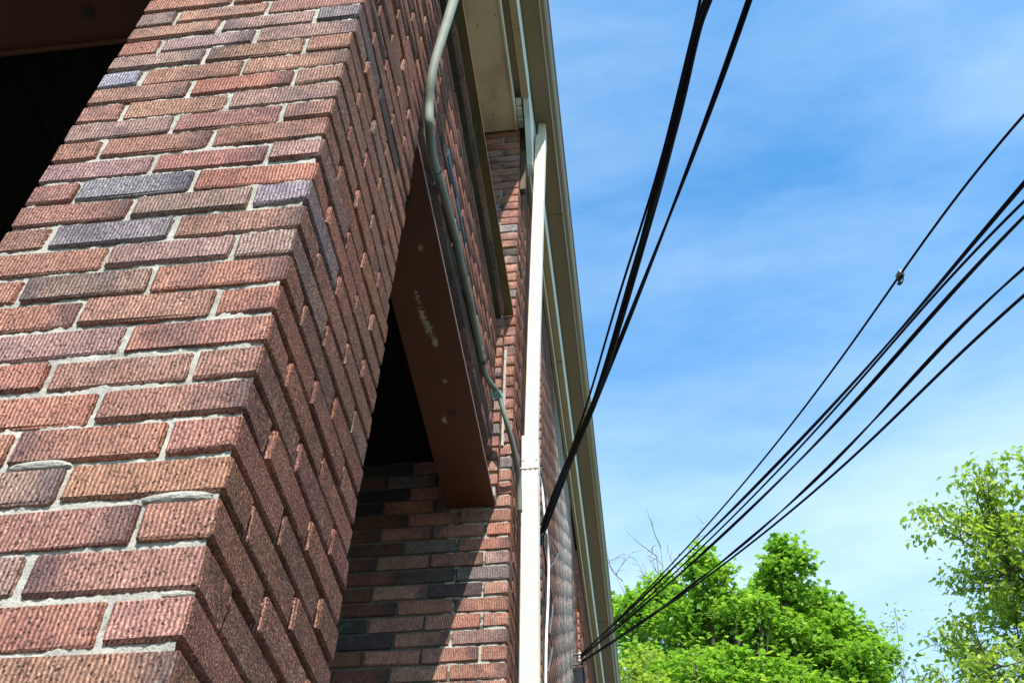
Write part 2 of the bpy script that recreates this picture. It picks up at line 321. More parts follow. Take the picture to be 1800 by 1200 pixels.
sheet('porch_floor', -4.0, .3, -3.0, 3.2, GZ + .002, M_ABSORB)  # unseen floor, spread past the porch and kept dark to cut bounce
sheet('bounce_absorber', .3, 1.3, -6, 14, GZ + .006, M_ABSORB)  # unseen dark strip, added to cut light bouncing off the ground

# ------------------------------------------------------------------ the brick building
P = 0.06773; BH = 0.0566; G = 0.0095; UF = 0.2112; UH = 0.0929; US = 0.2092; PW = 0.5135
BLD = empty('brick_building', (0, 0, GZ))
tag(BLD, 'red ribbed brick building with projecting piers, a brown steel lintel and cream eaves', 'building')
def part(name, me_or_o):
    return me_or_o
OB = (0, 0, GZ)
def bpart(name, L, mat, bev=0.0, parent=None):
    o = boxes(name, L, None, mat, bev); o.parent = parent or BLD
    o.matrix_parent_inverse = Matrix.Translation((0, 0, -GZ)) if parent is None else Matrix.Identity(4)
    if parent is not None: o.matrix_parent_inverse = parent.matrix_world.inverted() if False else Matrix.Identity(4)
    return o
def adopt(o, parent=None):
    o.parent = parent or BLD
    if parent is None: o.matrix_parent_inverse = Matrix.Translation((0, 0, -GZ))
    return o
TIN = dict(R=(.57, .280, .216), RB=(.53, .272, .218), P=(.48, .315, .285), B=(.41, .375, .42), BL=(.50, .52, .585), O=(.58, .275, .195), D=(.13, .105, .103), PK=(.57, .315, .252), BR=(.48, .255, .20), SL=(.29, .245, .25))
def rnd_tint(dark=0.0, side=False):
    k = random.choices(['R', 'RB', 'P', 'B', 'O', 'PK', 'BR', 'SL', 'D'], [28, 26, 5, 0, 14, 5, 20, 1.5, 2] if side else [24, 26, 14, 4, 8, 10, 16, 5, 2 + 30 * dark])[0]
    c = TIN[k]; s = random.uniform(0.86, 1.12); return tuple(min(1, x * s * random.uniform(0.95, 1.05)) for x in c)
# bricks: dict(c=centre, s=size, d=facing 'f' or 's', tint, core, vis, stain)
BR = []
def brick(x0, x1, y0, y1, n, d, core, vis=1, tint=None, stain=0.0, dz=0.0):
    j = lambda a: random.uniform(-a, a) * (.35 if y0 > 3.4 else 1)
    px, py = (j(.0012), j(.0022)) if d == 'f' else (j(.0022), j(.0012))
    z1 = n * P
    BR.append(dict(c=((x0 + x1) / 2 + px, (y0 + y1) / 2 + py, z1 - BH / 2 + j(.0010) + dz), s=(x1 - x0 + j(.0015), y1 - y0 + j(.0015), (BH if d == 'f' else BH - .0016) + j(.0018)), d=d, tint=tint or rnd_tint(0, d == 's'), core=core, vis=vis, stain=stain))
# cores (mortar behind the bricks)
r = 0.0085; rs = 0.024
pier = bpart('pier', [(-2 * UF - UH + r, -rs - .003, r + .004, PW - r, GZ, 4.9)], M_MORTAR)
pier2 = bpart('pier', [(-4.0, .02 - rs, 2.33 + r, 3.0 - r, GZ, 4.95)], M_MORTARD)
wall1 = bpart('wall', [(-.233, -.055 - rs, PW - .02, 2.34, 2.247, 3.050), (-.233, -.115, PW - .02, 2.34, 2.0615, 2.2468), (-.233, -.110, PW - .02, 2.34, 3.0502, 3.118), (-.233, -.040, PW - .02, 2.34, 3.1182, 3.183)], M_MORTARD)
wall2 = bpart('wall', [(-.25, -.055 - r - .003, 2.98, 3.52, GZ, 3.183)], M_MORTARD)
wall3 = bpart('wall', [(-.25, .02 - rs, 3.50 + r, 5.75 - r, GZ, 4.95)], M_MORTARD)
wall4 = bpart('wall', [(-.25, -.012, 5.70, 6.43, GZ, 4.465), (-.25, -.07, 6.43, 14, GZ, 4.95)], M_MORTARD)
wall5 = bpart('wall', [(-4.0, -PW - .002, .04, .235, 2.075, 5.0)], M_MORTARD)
# --- near pier: real courses, spec read off the wall from the bottom course up
FRONT = {-3: ['BR', 'R', 'RB'], -2: ['R', 'P', 'R'], -1: ['R', 'RB', 'R'], 0: ['P', 'R', 'RB'], 1: ['RB', 'R', 'PK'], 2: ['B', 'P', 'R'], 3: ['P', 'R', 'R'], 4: ['RB', 'P', 'R'], 5: ['RB', 'R', 'R'], 6: ['R', 'R', 'RB'],
         7: ['R', 'RB', 'BR'], 8: ['R', 'P', 'RB'], 9: ['R', 'R', 'O'], 10: ['R', 'P', 'R'], 11: ['R', 'P', 'P'], 12: ['BR', 'B', 'RB'], 13: ['R', 'P', 'B'], 14: ['BR', 'B', 'O'], 15: ['P', 'RB', 'P'], 16: ['BR', 'RB', 'R'],
         17: ['P', 'RB', 'BR'], 18: ['PK', 'PK', 'P'], 19: ['BR', 'R', 'PK'], 20: ['BL', 'RB', 'PK'], 21: ['P', 'BR', 'BR'], 22: ['R', 'P', 'P'], 23: ['RB', 'P', 'SL'], 24: ['P', 'PK', 'BR'], 25: ['R', 'RB', 'P']}
NLO, NHI = -32, 72
for n in range(NLO, NHI + 1):
    odd = n % 2; tn = FRONT.get(n, None); vis = 1 if -4 <= n <= 45 else 0
    tt = [tuple(x * random.uniform(.93, 1.07) for x in TIN[k]) for k in tn] if tn else [rnd_tint() for _ in range(3)]
    if odd:
        xs = [(-2 * UF - UH, -UF - UH - G), (-UF - UH, -UH - G), (-UH, 0)]; ends = [(.094,), (.094,), (PW * 0 + US - .0063 - G,)]
        side = [(US - .0063, 2 * US - .0063 - G), (2 * US - .0063, PW)]; cy = US - .0063 - G
    else:
        xs = [(-2 * UF - UH, -2 * UF - G), (-2 * UF, -UF - G), (-UF, -G * 0)]; xs[2] = (-UF + 0.0, 0)
        side = [(US / 2 - .0063, 1.5 * US - .0063 - G), (1.5 * US - .0063, PW)]; cy = US / 2 - .0063 - G
    for i, (a, b) in enumerate(xs):
        brick(a, b, 0, cy if i == 2 else .09, n, 'f', pier, vis, tt[i])
    for (a, b) in side: brick(-.092, 0, a, b, n, 's', pier, vis, None)
    if -4 <= n <= 32:                                              # returns that only a step to the side shows
        for (a, b) in [(.1, .3), (.31, PW)]: brick(-2 * UF - UH, -2 * UF - UH + .09, a, b, n, 's', pier, 0)
# --- far pier: ribbed face towards the camera, running back into the porch
for n in range(0, NHI + 1):
    odd = n % 2; vis = 1 if n >= 15 else 0
    x1 = .02; first = True
    w = UH if odd else UF - G
    while x1 > (-1.25 if n < 36 else -.37):
        x0 = x1 - w
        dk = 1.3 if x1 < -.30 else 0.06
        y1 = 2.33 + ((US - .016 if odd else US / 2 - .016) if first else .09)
        tt = rnd_tint(.06) if dk < 1 else tuple(q * random.uniform(.85, 1.1) for q in random.choice([(.26, .115, .08), (.075, .065, .068), (.055, .055, .066), (.20, .095, .07), (.09, .07, .07), (.30, .13, .09)]))  # porch shade put into the colour: darker bricks further in
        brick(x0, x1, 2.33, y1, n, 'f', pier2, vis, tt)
        first = False; x1 = x0 - G; w = UF - G
    y = 2.33 + (US - .0063 if odd else US / 2 - .0063)
    while y < 2.99:
        y2 = min(y + US - G, 3.0); brick(-.07, .02, y, y2, n, 's', pier2, vis); y = y2 + G
# --- thin brick nib between the spandrel wall and the far pier
nib = bpart('nib', [(-.2, -.030 - r, 2.272 + r, 2.335, 2.06, 3.16)], M_MORTAR)
for n in range(32, 47): brick(-.12, -.028, 2.270, 2.322, n, 'f', nib, 1, rnd_tint())
# --- spandrel over the side lintel: first course set back, then running bond
for n in [k for k in range(34, 48) if k != 46]:
    y = PW + .004 - (.105 if n % 2 else 0.0)
    while y < 2.26:
        a = max(y, PW + .004); e = min(y + US - G, 2.262)
        tint = None
        if n == 39 and abs((a + e) / 2 - 1.245) < .11: tint = (.07, .22, .38)
        elif n == 37 and 1.2 < (a + e) / 2 < 1.7: tint = TIN['SL']
        elif n == 47: tint = TIN[random.choice(['P', 'RB', 'SL', 'BR'])]
        elif n in (34, 35): tint = tuple(.7 * x for x in TIN[random.choice(['P', 'SL', 'RB', 'P'])])
        if e - a > .03: brick(-.145 if n < 47 else -.11, -.055 if n < 47 else -.024, a, e, n, 's', wall1, 1, tint)
        y += US
for n in range(14, 48):
    y = 3.0
    while y < 3.49: e = min(y + US - G, 3.495); brick(-.145, -.055, y, e, n, 's', wall2, 1 if n > 24 else 0); y += US
# --- the long wall beyond the downspout
def stain(y, z): return max(0.0, 1 - abs(y - 5.20) / .95) ** .6 if z < 5 else 0
for n in range(10, NHI + 1):
    y = 3.50 - (.1 if n % 2 else 0)
    while y < 5.74:
        a = max(y, 3.50); e = min(y + US - G, 5.75)
        if e - a > .03: brick(-.07, .02, a, e, n, 's', wall3, 1, TIN[random.choice(['RB', 'BR', 'P', 'SL', 'R', 'P'])], stain((a + e) / 2, n * P))
        y += US
    for a, e in ((-.20, -.085), (-.075, .02)):
        if n > 40: brick(a, e - .001, 3.50 - .0, 3.59, n, 'f', wall3, 0)
    y = 5.72 - (.1 if n % 2 else 0)
    while y < 13.9:
        for lo, hi, xf in ((5.76, 6.395, .006), (6.40, 13.99, .02)):
            a = max(y, lo); e = min(y + US - G, hi)
            if xf < 0 and n > 66: continue
            setb = .075 if n in (63, 64) and lo > 6 and a < 7.9 else 0.0
            if e - a > .03: brick(xf - .09 - setb, xf - setb, a, e, n, 's', wall4, 1, None, stain((a + e) / 2, n * P) * .7)
        y += US
    if n > 66:
        for a, e in ((-.19, -.090), (-.080, .02)): brick(a, e, 6.40, 6.49, n, 'f', wall4, 1)
# --- front wall above the porch beam (mostly out of frame)
for n in range(32, NHI + 1):
    x = -2 * UF - UH - G
    while x > -2.4: brick(x - UF + G, x, .03, .115, n, 'f', wall5, 0); x -= UF

# rank the bricks by how large they show in the photograph
Rm = np.array(cam.rotation_euler.to_matrix())
def project(p):
    d = (np.asarray(p) - CAM) @ Rm; z = np.maximum(-d[..., 2], 1e-3)
    return np.stack([900 + FPX * d[..., 0] / z, 600 - FPX * d[..., 1] / z], -1), d[..., 2] < -0.02
for b in BR:
    cx, cy, cz = b['c']; sx, sy, sz = [q / 2 for q in b['s']]
    if b['d'] == 'f': q = [(cx + i * sx, cy - sy, cz + k * sz) for i, k in ((-1, -1), (1, -1), (1, 1), (-1, 1))]
    else: q = [(cx + sx, cy + j * sy, cz + k * sz) for j, k in ((-1, -1), (1, -1), (1, 1), (-1, 1))]
    uv, ok = project(np.array(q)); ok = ok.all()
    u = np.clip(uv[:, 0], 0, 1800); v = np.clip(uv[:, 1], 0, 1200)
    b['area'] = b['vis'] * (abs(0.5 * (np.dot(u, np.roll(v, -1)) - np.dot(v, np.roll(u, -1)))) if ok else 0)
BR.sort(key=lambda b: -b['area'])
VARS = {}
def brick_mesh(size, var):
    key = (round(size[0], 2), round(size[1], 2), var)
    if key not in VARS:
        rr = random.Random(str(key)); bm = bmesh.new(); bmesh.ops.create_cube(bm, size=1.0)
        bmesh.ops.scale(bm, vec=size, verts=bm.verts)
        bmesh.ops.bevel(bm, geom=bm.edges[:], offset=0.0032, segments=1, affect='EDGES')
        for v in bm.verts: v.co += Vector([rr.uniform(-.0011, .0011) for _ in range(3)])
        if var % 2 == 0:                                            # knocked corners
            for _ in range(3):
                q = rr.choice(bm.verts[:]); q.co *= rr.uniform(.955, .985)
        bm.normal_update(); me = bpy.data.meshes.new('brick'); bm.to_mesh(me); bm.free(); VARS[key] = (me, size)
    return VARS[key]
NB = 300
for b in BR[:NB]:
    me, s0 = brick_mesh(b['s'], random.randrange(5))
    if not me.materials: me.materials.append(M_BRICK)
    o = bpy.data.objects.new('brick', me); COL.objects.link(o); o.parent = b['core']
    o.location = b['c']; o.rotation_euler = (random.gauss(0, .006), random.gauss(0, .006), random.gauss(0, .008))
    o.scale = (b['s'][0] / s0[0], b['s'][1] / s0[1], b['s'][2] / s0[2]); o.color = (*b['tint'], 1)
def joined_bricks(name, L):
    VV, FQ, FT, tint, stn = [], [], [], [], []; base = 0; cache = {}
    for b in L:
        me, s0 = brick_mesh(b['s'], random.choice((1, 3)) if b['c'][1] > 2.4 else random.randrange(4)); k = id(me)
        if k not in cache:
            co = np.empty(len(me.vertices) * 3, np.float32); me.vertices.foreach_get('co', co)
            me.calc_loop_triangles(); tr = np.empty(len(me.loop_triangles) * 3, np.int32); me.loop_triangles.foreach_get('vertices', tr)
            cache[k] = (co.reshape(-1, 3), tr.reshape(-1, 3))
        co, tr = cache[k]; co = co * np.array([b['s'][i] / s0[i] for i in range(3)]) + np.array(b['c'])
        a = random.gauss(0, .006); ca = np.array(b['c']); d = co - ca; co = ca + np.stack([d[:, 0], d[:, 1] - a * d[:, 2], d[:, 2] + a * d[:, 1]], 1)
        VV.append(co); FT.append(tr + base); base += len(co)
        tint.append(np.tile(np.array([*b['tint'], 1.0]), (len(co), 1))); stn.append(np.clip(1 - np.abs(co[:, 1] - 5.20) / .95, 0, 1) ** .6 if b['stain'] > 0 else np.zeros(len(co)))
    V = np.concatenate(VV); F = np.concatenate(FT); me = fast_mesh(name, V, F)
    at = me.attributes.new('tint', 'FLOAT_COLOR', 'POINT'); at.data.foreach_set('color', np.concatenate(tint).astype(np.float32).ravel())
    at = me.attributes.new('stain', 'FLOAT', 'POINT'); at.data.foreach_set('value', np.concatenate(stn).astype(np.float32))
    o = link(name, me, None, M_BRICKS); adopt(o); tag(o, kind='stuff'); return o
joined_bricks('brickwork', BR[NB:])

# raked mortar of the near pier's lit face, real relief
def mortar_sheet(name, o0, eu, ev, nu, nv, step, depth, seed, core, mat=None):
    rg = np.random.default_rng(seed)
    def fld(k):
        a = rg.normal(size=(nv // k + 3, nu // k + 3)); yy = np.arange(nv + 1) / k; xx = np.arange(nu + 1) / k
        y0 = yy.astype(int); x0 = xx.astype(int); fy = (yy - y0)[:, None]; fx = (xx - x0)[None]
        return (a[y0][:, x0] * (1 - fy) * (1 - fx) + a[y0 + 1][:, x0] * fy * (1 - fx) + a[y0][:, x0 + 1] * (1 - fy) * fx + a[y0 + 1][:, x0 + 1] * fy * fx)
    d = depth + .0012 * fld(9) + .0009 * fld(3) + .0007 * fld(1)
    d = np.clip(d, .0012, .026)
    uu, vv = np.meshgrid(np.arange(nu + 1) * step, np.arange(nv + 1) * step)
    nrm = np.cross(eu, ev); V = np.array(o0)[None, None] + uu[..., None] * np.array(eu) + vv[..., None] * np.array(ev) - d[..., None] * nrm
    i = np.arange((nu + 1) * (nv + 1)).reshape(nv + 1, nu + 1)
    F = np.stack([i[:-1, :-1], i[:-1, 1:], i[1:, 1:], i[1:, :-1]], -1).reshape(-1, 4)
    o = link(name, fast_mesh(name, V.reshape(-1, 3), F), core, mat or M_MORTAR); return o
mortar_sheet('mortar_joints', (-.511, 0, -.42), (1, 0, 0), (0, 0, 1), 126, 590, .004, .0064, 3, pier)
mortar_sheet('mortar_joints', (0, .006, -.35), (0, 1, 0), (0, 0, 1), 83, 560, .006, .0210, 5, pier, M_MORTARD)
mortar_sheet('mortar_joints', (-.225, 2.33, 1.0), (1, 0, 0), (0, 0, 1), 59, 970, .004, .0080, 8, pier2)  # pale mortar on the sunlit strip only, darker shade copy beyond
def lump(name, c, s, core, seed):
    bm = bmesh.new(); bmesh.ops.create_icosphere(bm, subdivisions=3, radius=1.0); rr = random.Random(seed)
    for v in bm.verts:
        k = 1 + .10 * math.sin(2.3 * v.co.x + seed) + rr.uniform(-.06, .06); v.co = Vector((v.co.x * s[0] * k + c[0], v.co.y * s[1] * k + c[1], v.co.z * s[2] * k + c[2]))
    me = bpy.data.meshes.new(name); bm.to_mesh(me); bm.free(); o = link(name, me, core, M_MORTAR); return o
for i, (c, s) in enumerate([((-.062, .0035, 3 * P + .0055), (.046, .0085, .0085)), ((-.26, .0035, 4 * P + .0055), (.046, .008, .0075)), ((-.445, .005, 8 * P + .004), (.02, .005, .005)), ((-.02, .006, 1 * P + .004), (.02, .005, .005))]):
    lump('mortar_smear', c, s, pier, i)
# pale mortar smeared down the corner of spandrel and far pier
for i in range(9): bpart('mortar_fillet', [(-.028, -.0185 + .004 * random.random(), 2.3225, 2.3305 - .002 * random.random(), 2.36 + .066 * i, 2.36 + .066 * i + .0655)], M_MORTAR, .0025)

# steel: side lintel, porch beam, ledge
lintel = bpart('lintel', [(-.240, -.047, PW - .03, 2.345, 2.048, 2.060)], M_LINTEL, .0015)
o = bpart('lintel_edge', [(-.0465, -.0425, PW - .02, 2.329, 2.0475, 2.062)], M_EDGE, .0008)
beam = bpart('beam', [(-4.0, -PW - .004, .045, .235, 2.048, 2.062)], M_LINTEL, .0015)
o = bpart('beam_flange', [(-4.0, -PW - .004, .2355, .243, 2.030, 2.075)], M_LINTEL, .001)
bm = bmesh.new(); bmesh.ops.create_cone(bm, cap_ends=True, segments=6, radius1=.016, radius2=.014, depth=.010)
me = bpy.data.meshes.new('bolt'); bm.to_mesh(me); bm.free()
for x, y in [(-.846, .150), (-1.36, .150)]:
    o = link('bolt', me, None, M_IRON); adopt(o); o.location = (x, y, 2.042)
ledge = bpart('ledge', [(-.36, .006, PW + .01, 2.328, 3.192, 3.199)], M_MOSS, .0012)
o = bpart('ledge_lip', [(.0063, .0105, PW + .01, 2.328, 3.1915, 3.208)], M_RUST, .001)
o = bpart('ledge', [(-.36, .010, 3.003, 3.498, 3.192, 3.199)], M_MOSS, .0012)
# porch interior
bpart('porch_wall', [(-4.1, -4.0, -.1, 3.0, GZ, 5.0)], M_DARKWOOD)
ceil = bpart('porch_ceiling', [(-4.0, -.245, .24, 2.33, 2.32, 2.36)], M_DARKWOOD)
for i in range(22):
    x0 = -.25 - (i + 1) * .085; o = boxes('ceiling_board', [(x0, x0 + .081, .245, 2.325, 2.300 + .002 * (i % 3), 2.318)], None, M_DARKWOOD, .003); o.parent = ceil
# upper windows in the bays between the piers
def window(y0, y1):
    f = bpart('window', [(-.34, -.29, y0, y0 + .06, 3.20, 4.86), (-.34, -.29, y1 - .06, y1, 3.20, 4.86), (-.34, -.29, y0 + .06, y1 - .06, 3.20, 3.27), (-.34, -.29, y0 + .06, y1 - .06, 4.79, 4.86), (-.335, -.295, y0 + .06, y1 - .06, 4.00, 4.05)], M_CREAM, .002)
    o = boxes('pane', [(-.320, -.314, y0 + .06, y1 - .06, 3.27, 4.79)], None, M_GLASS); o.parent = f
window(PW, 2.33); window(3.0, 3.50)
bpart('inner_wall', [(-.9, -.88, PW - .2, 3.6, 3.0, 5.0)], M_DARKWOOD)
# eaves: soffit panels, casing, fascia
SOF = 4.872
for i, (a, b) in enumerate([(-.30, 2.322), (3.003, 3.494), (5.755, 6.395)]):
    bpart('soffit_panel', [(-.38, -.006, a, b, SOF, SOF + .015)], M_SOFFIT, .001)
    bpart('casing', [(-.0045, .0085, a, b, SOF - .006, SOF + .30)], M_WHITE, .001)
    bpart('casing_bead', [(-.0062, .0062, a, b, SOF - .0105, SOF - .0062)], M_SOFFIT, .001)
bpart('frieze', [(.024, .046, 2.42, 14, 4.80, 4.93)], M_CREAM, .002)
fascia = bpart('fascia', [(.048, .0895, -.3, 2.150, 4.930, 5.20)], M_CREAM, .0015)
bpart('fascia', [(.048, .0895, 2.46, 14, 4.930, 5.20)], M_CREAM, .0015)
for ya, yb in ((-.3, 2.150), (2.46, 14)): bpart('fascia_face', [(.0898, .0925, ya, yb, 4.934, 5.178)], M_WHITE, 0)
bpart('eave_block', [(.012, .045, 2.20, 2.262, 4.905, 4.940)], M_WHITE, .002)
bpart('eave_block', [(.012, .045, 2.265, 2.322, 4.885, 4.940)], M_WHITE, .002)
bpart('eave_block', [(.012, .045, 2.150, 2.197, 4.925, 4.945)], M_WHITE, .002)
me = mesh('return_board', [(x, y, z) for x in (.055, .0892) for y, z in ((2.152, 4.935), (2.152, 5.2), (2.455, 5.2), (2.455, 4.56), (2.40, 4.60), (2.30, 4.76), (2.25, 4.86))], [(6, 5, 4, 3, 2, 1, 0), (7, 8, 9, 10, 11, 12, 13)] + [(i, (i + 1) % 7, (i + 1) % 7 + 7, i + 7) for i in range(7)])
adopt(link('return_board', me, None, M_WHITE))
bpart('side_board', [(.022, .052, 2.36, 2.40, 4.30, 4.90)], plain('brown_board', (.09, .06, .04), .7, .2, 0, .4, 20), .002)
bpart('roof', [(-4.2, .10, -.35, 14.1, 5.203, 5.26)], M_ROOF)
bpart('parapet', [(-4.0, -.30, .0, .2, 5.0, 5.2), (-.30, .04, -.3, 14, 5.0, 5.2)], M_CREAM)

nl = bpart('nail_heads', [(x - .003, x + .003, y - .003, y + .003, 4.9285, 4.9302) for y in [.9 + .41 * k for k in range(3)] + [2.75 + .52 * k for k in range(12)] for x in (.058, .079)], M_IRON)
for y in (1.31, 4.30, 7.3): bpart('trim_joint', [(.0478, .0897, y, y + .004, 4.9287, 4.931)], M_IRON)
# ------------------------------------------------------------------ gutter
GT = empty('roof_gutter', (.2, 0, 5.18)); tag(GT, 'long cream metal gutter hung under the roof edge against the sky', 'gutter')
GY0, GY1 = -.35, 14
prof = [(.094, 5.181), (.192, 5.181), (.192, 5.177), (.200, 5.177), (.206, 5.190), (.214, 5.196), (.226, 5.204), (.236, 5.216), (.242, 5.230), (.246, 5.246), (.254, 5.252), (.254, 5.262), (.240, 5.262), (.238, 5.250), (.228, 5.222), (.205, 5.203), (.190, 5.187), (.098, 5.187), (.098, 5.262), (.094, 5.262)]
prof = [(x - .2, z - 5.18) for x, z in prof]
o = extrude_y('trough', prof[::-1], GY0, GY1, GT, M_GUTTER); o.data.polygons.foreach_set('use_smooth', [False] * len(o.data.polygons))
for y in (.9, 1.9, 4.4, 6.9): 
    o = boxes('hanger', [(-.098, .05, y, y + .02, .078, .081)], None, M_STEEL); o.parent = GT
for y in (3.18, 8.1):
    o = boxes('lap_joint', [(-.108, .0065, y, y + .006, -.0035, .0007)], None, M_GUTTER); o.parent = GT

# ------------------------------------------------------------------ downspout
DS = empty('downspout', (.10, 2.45, GZ)); tag(DS, 'white rectangular downspout running down the far brick pier from the gutter', 'downspout')
def spout(name, secs, dep, mat):
    """ribbed rectangular pipe; secs = (z, xl, xr, yfront)"""
    V, F = [], []; K = None
    for z, xl, xr, y0 in secs:
        w = xr - xl; pr = []
        for a, b in [(0, .004), (.004 / w, 0), (.16, 0), (.19, .0035), (.24, .0035), (.27, 0), (.47, 0), (.50, .0035), (.55, .0035), (.58, 0), (.78, 0), (.81, .0035), (.86, .0035), (.89, 0), (1 - .004 / w, 0), (1, .004)]: pr.append((xl + a * w, y0 + b))
        pr += [(xr, y0 + dep * .4), (xr - .003, y0 + dep * .45), (xr - .003, y0 + dep * .55), (xr, y0 + dep * .6), (xr, y0 + dep), (xl, y0 + dep)]; K = len(pr)
        V += [(x - .10, y - 2.45, z - GZ) for x, y in pr]
    for j in range(len(secs) - 1):
        for i in range(K): a = j * K + i; b = j * K + (i + 1) % K; F.append((a, b, b + K, a + K))
    F += [tuple(range(K))[::-1], tuple((len(secs) - 1) * K + i for i in range(K))]
    o = link(name, mesh(name, V, F), DS, mat); return o
spout('upper_pipe', [(2.44, .057, 0.115, 2.42), (3.2, .067, 0.126, 2.42), (4.0, .081, 0.142, 2.42), (4.75, .097, 0.158, 2.42), (4.93, .101, 0.162, 2.425), (5.00, .106, 0.160, 2.445), (5.04, .110, 0.158, 2.47), (5.178, .112, 0.156, 2.475)], .062, M_PIPE)
spout('lower_pipe', [(GZ, .052, 0.122, 2.412), (1.3, .052, 0.122, 2.412), (2.0, .050, 0.120, 2.412), (2.49, .047, 0.119, 2.412)], .074, M_PIPE)
o = boxes('crimp', [(.046, .120, 2.408, 2.49, 2.30, 2.306)], DS, M_PIPE, 0, (.10, 2.45, GZ)); o.location = (0, 0, 0)
for z in (.9,):
    o = boxes('strap', [(.02, .185, 2.440, 2.465, z, z + .03)], DS, M_PIPE, .002, (.10, 2.45, GZ)); o.location = (0, 0, 0)
for x in (.056, .112):
    bm = bmesh.new(); bmesh.ops.create_uvsphere(bm, u_segments=8, v_segments=5, radius=.0035); me = bpy.data.meshes.new('rivet'); bm.to_mesh(me); bm.free()
    o = link('rivet', me, DS, M_IRON); o.location = (x - .10, 2.411 - 2.45, 2.345 - GZ)

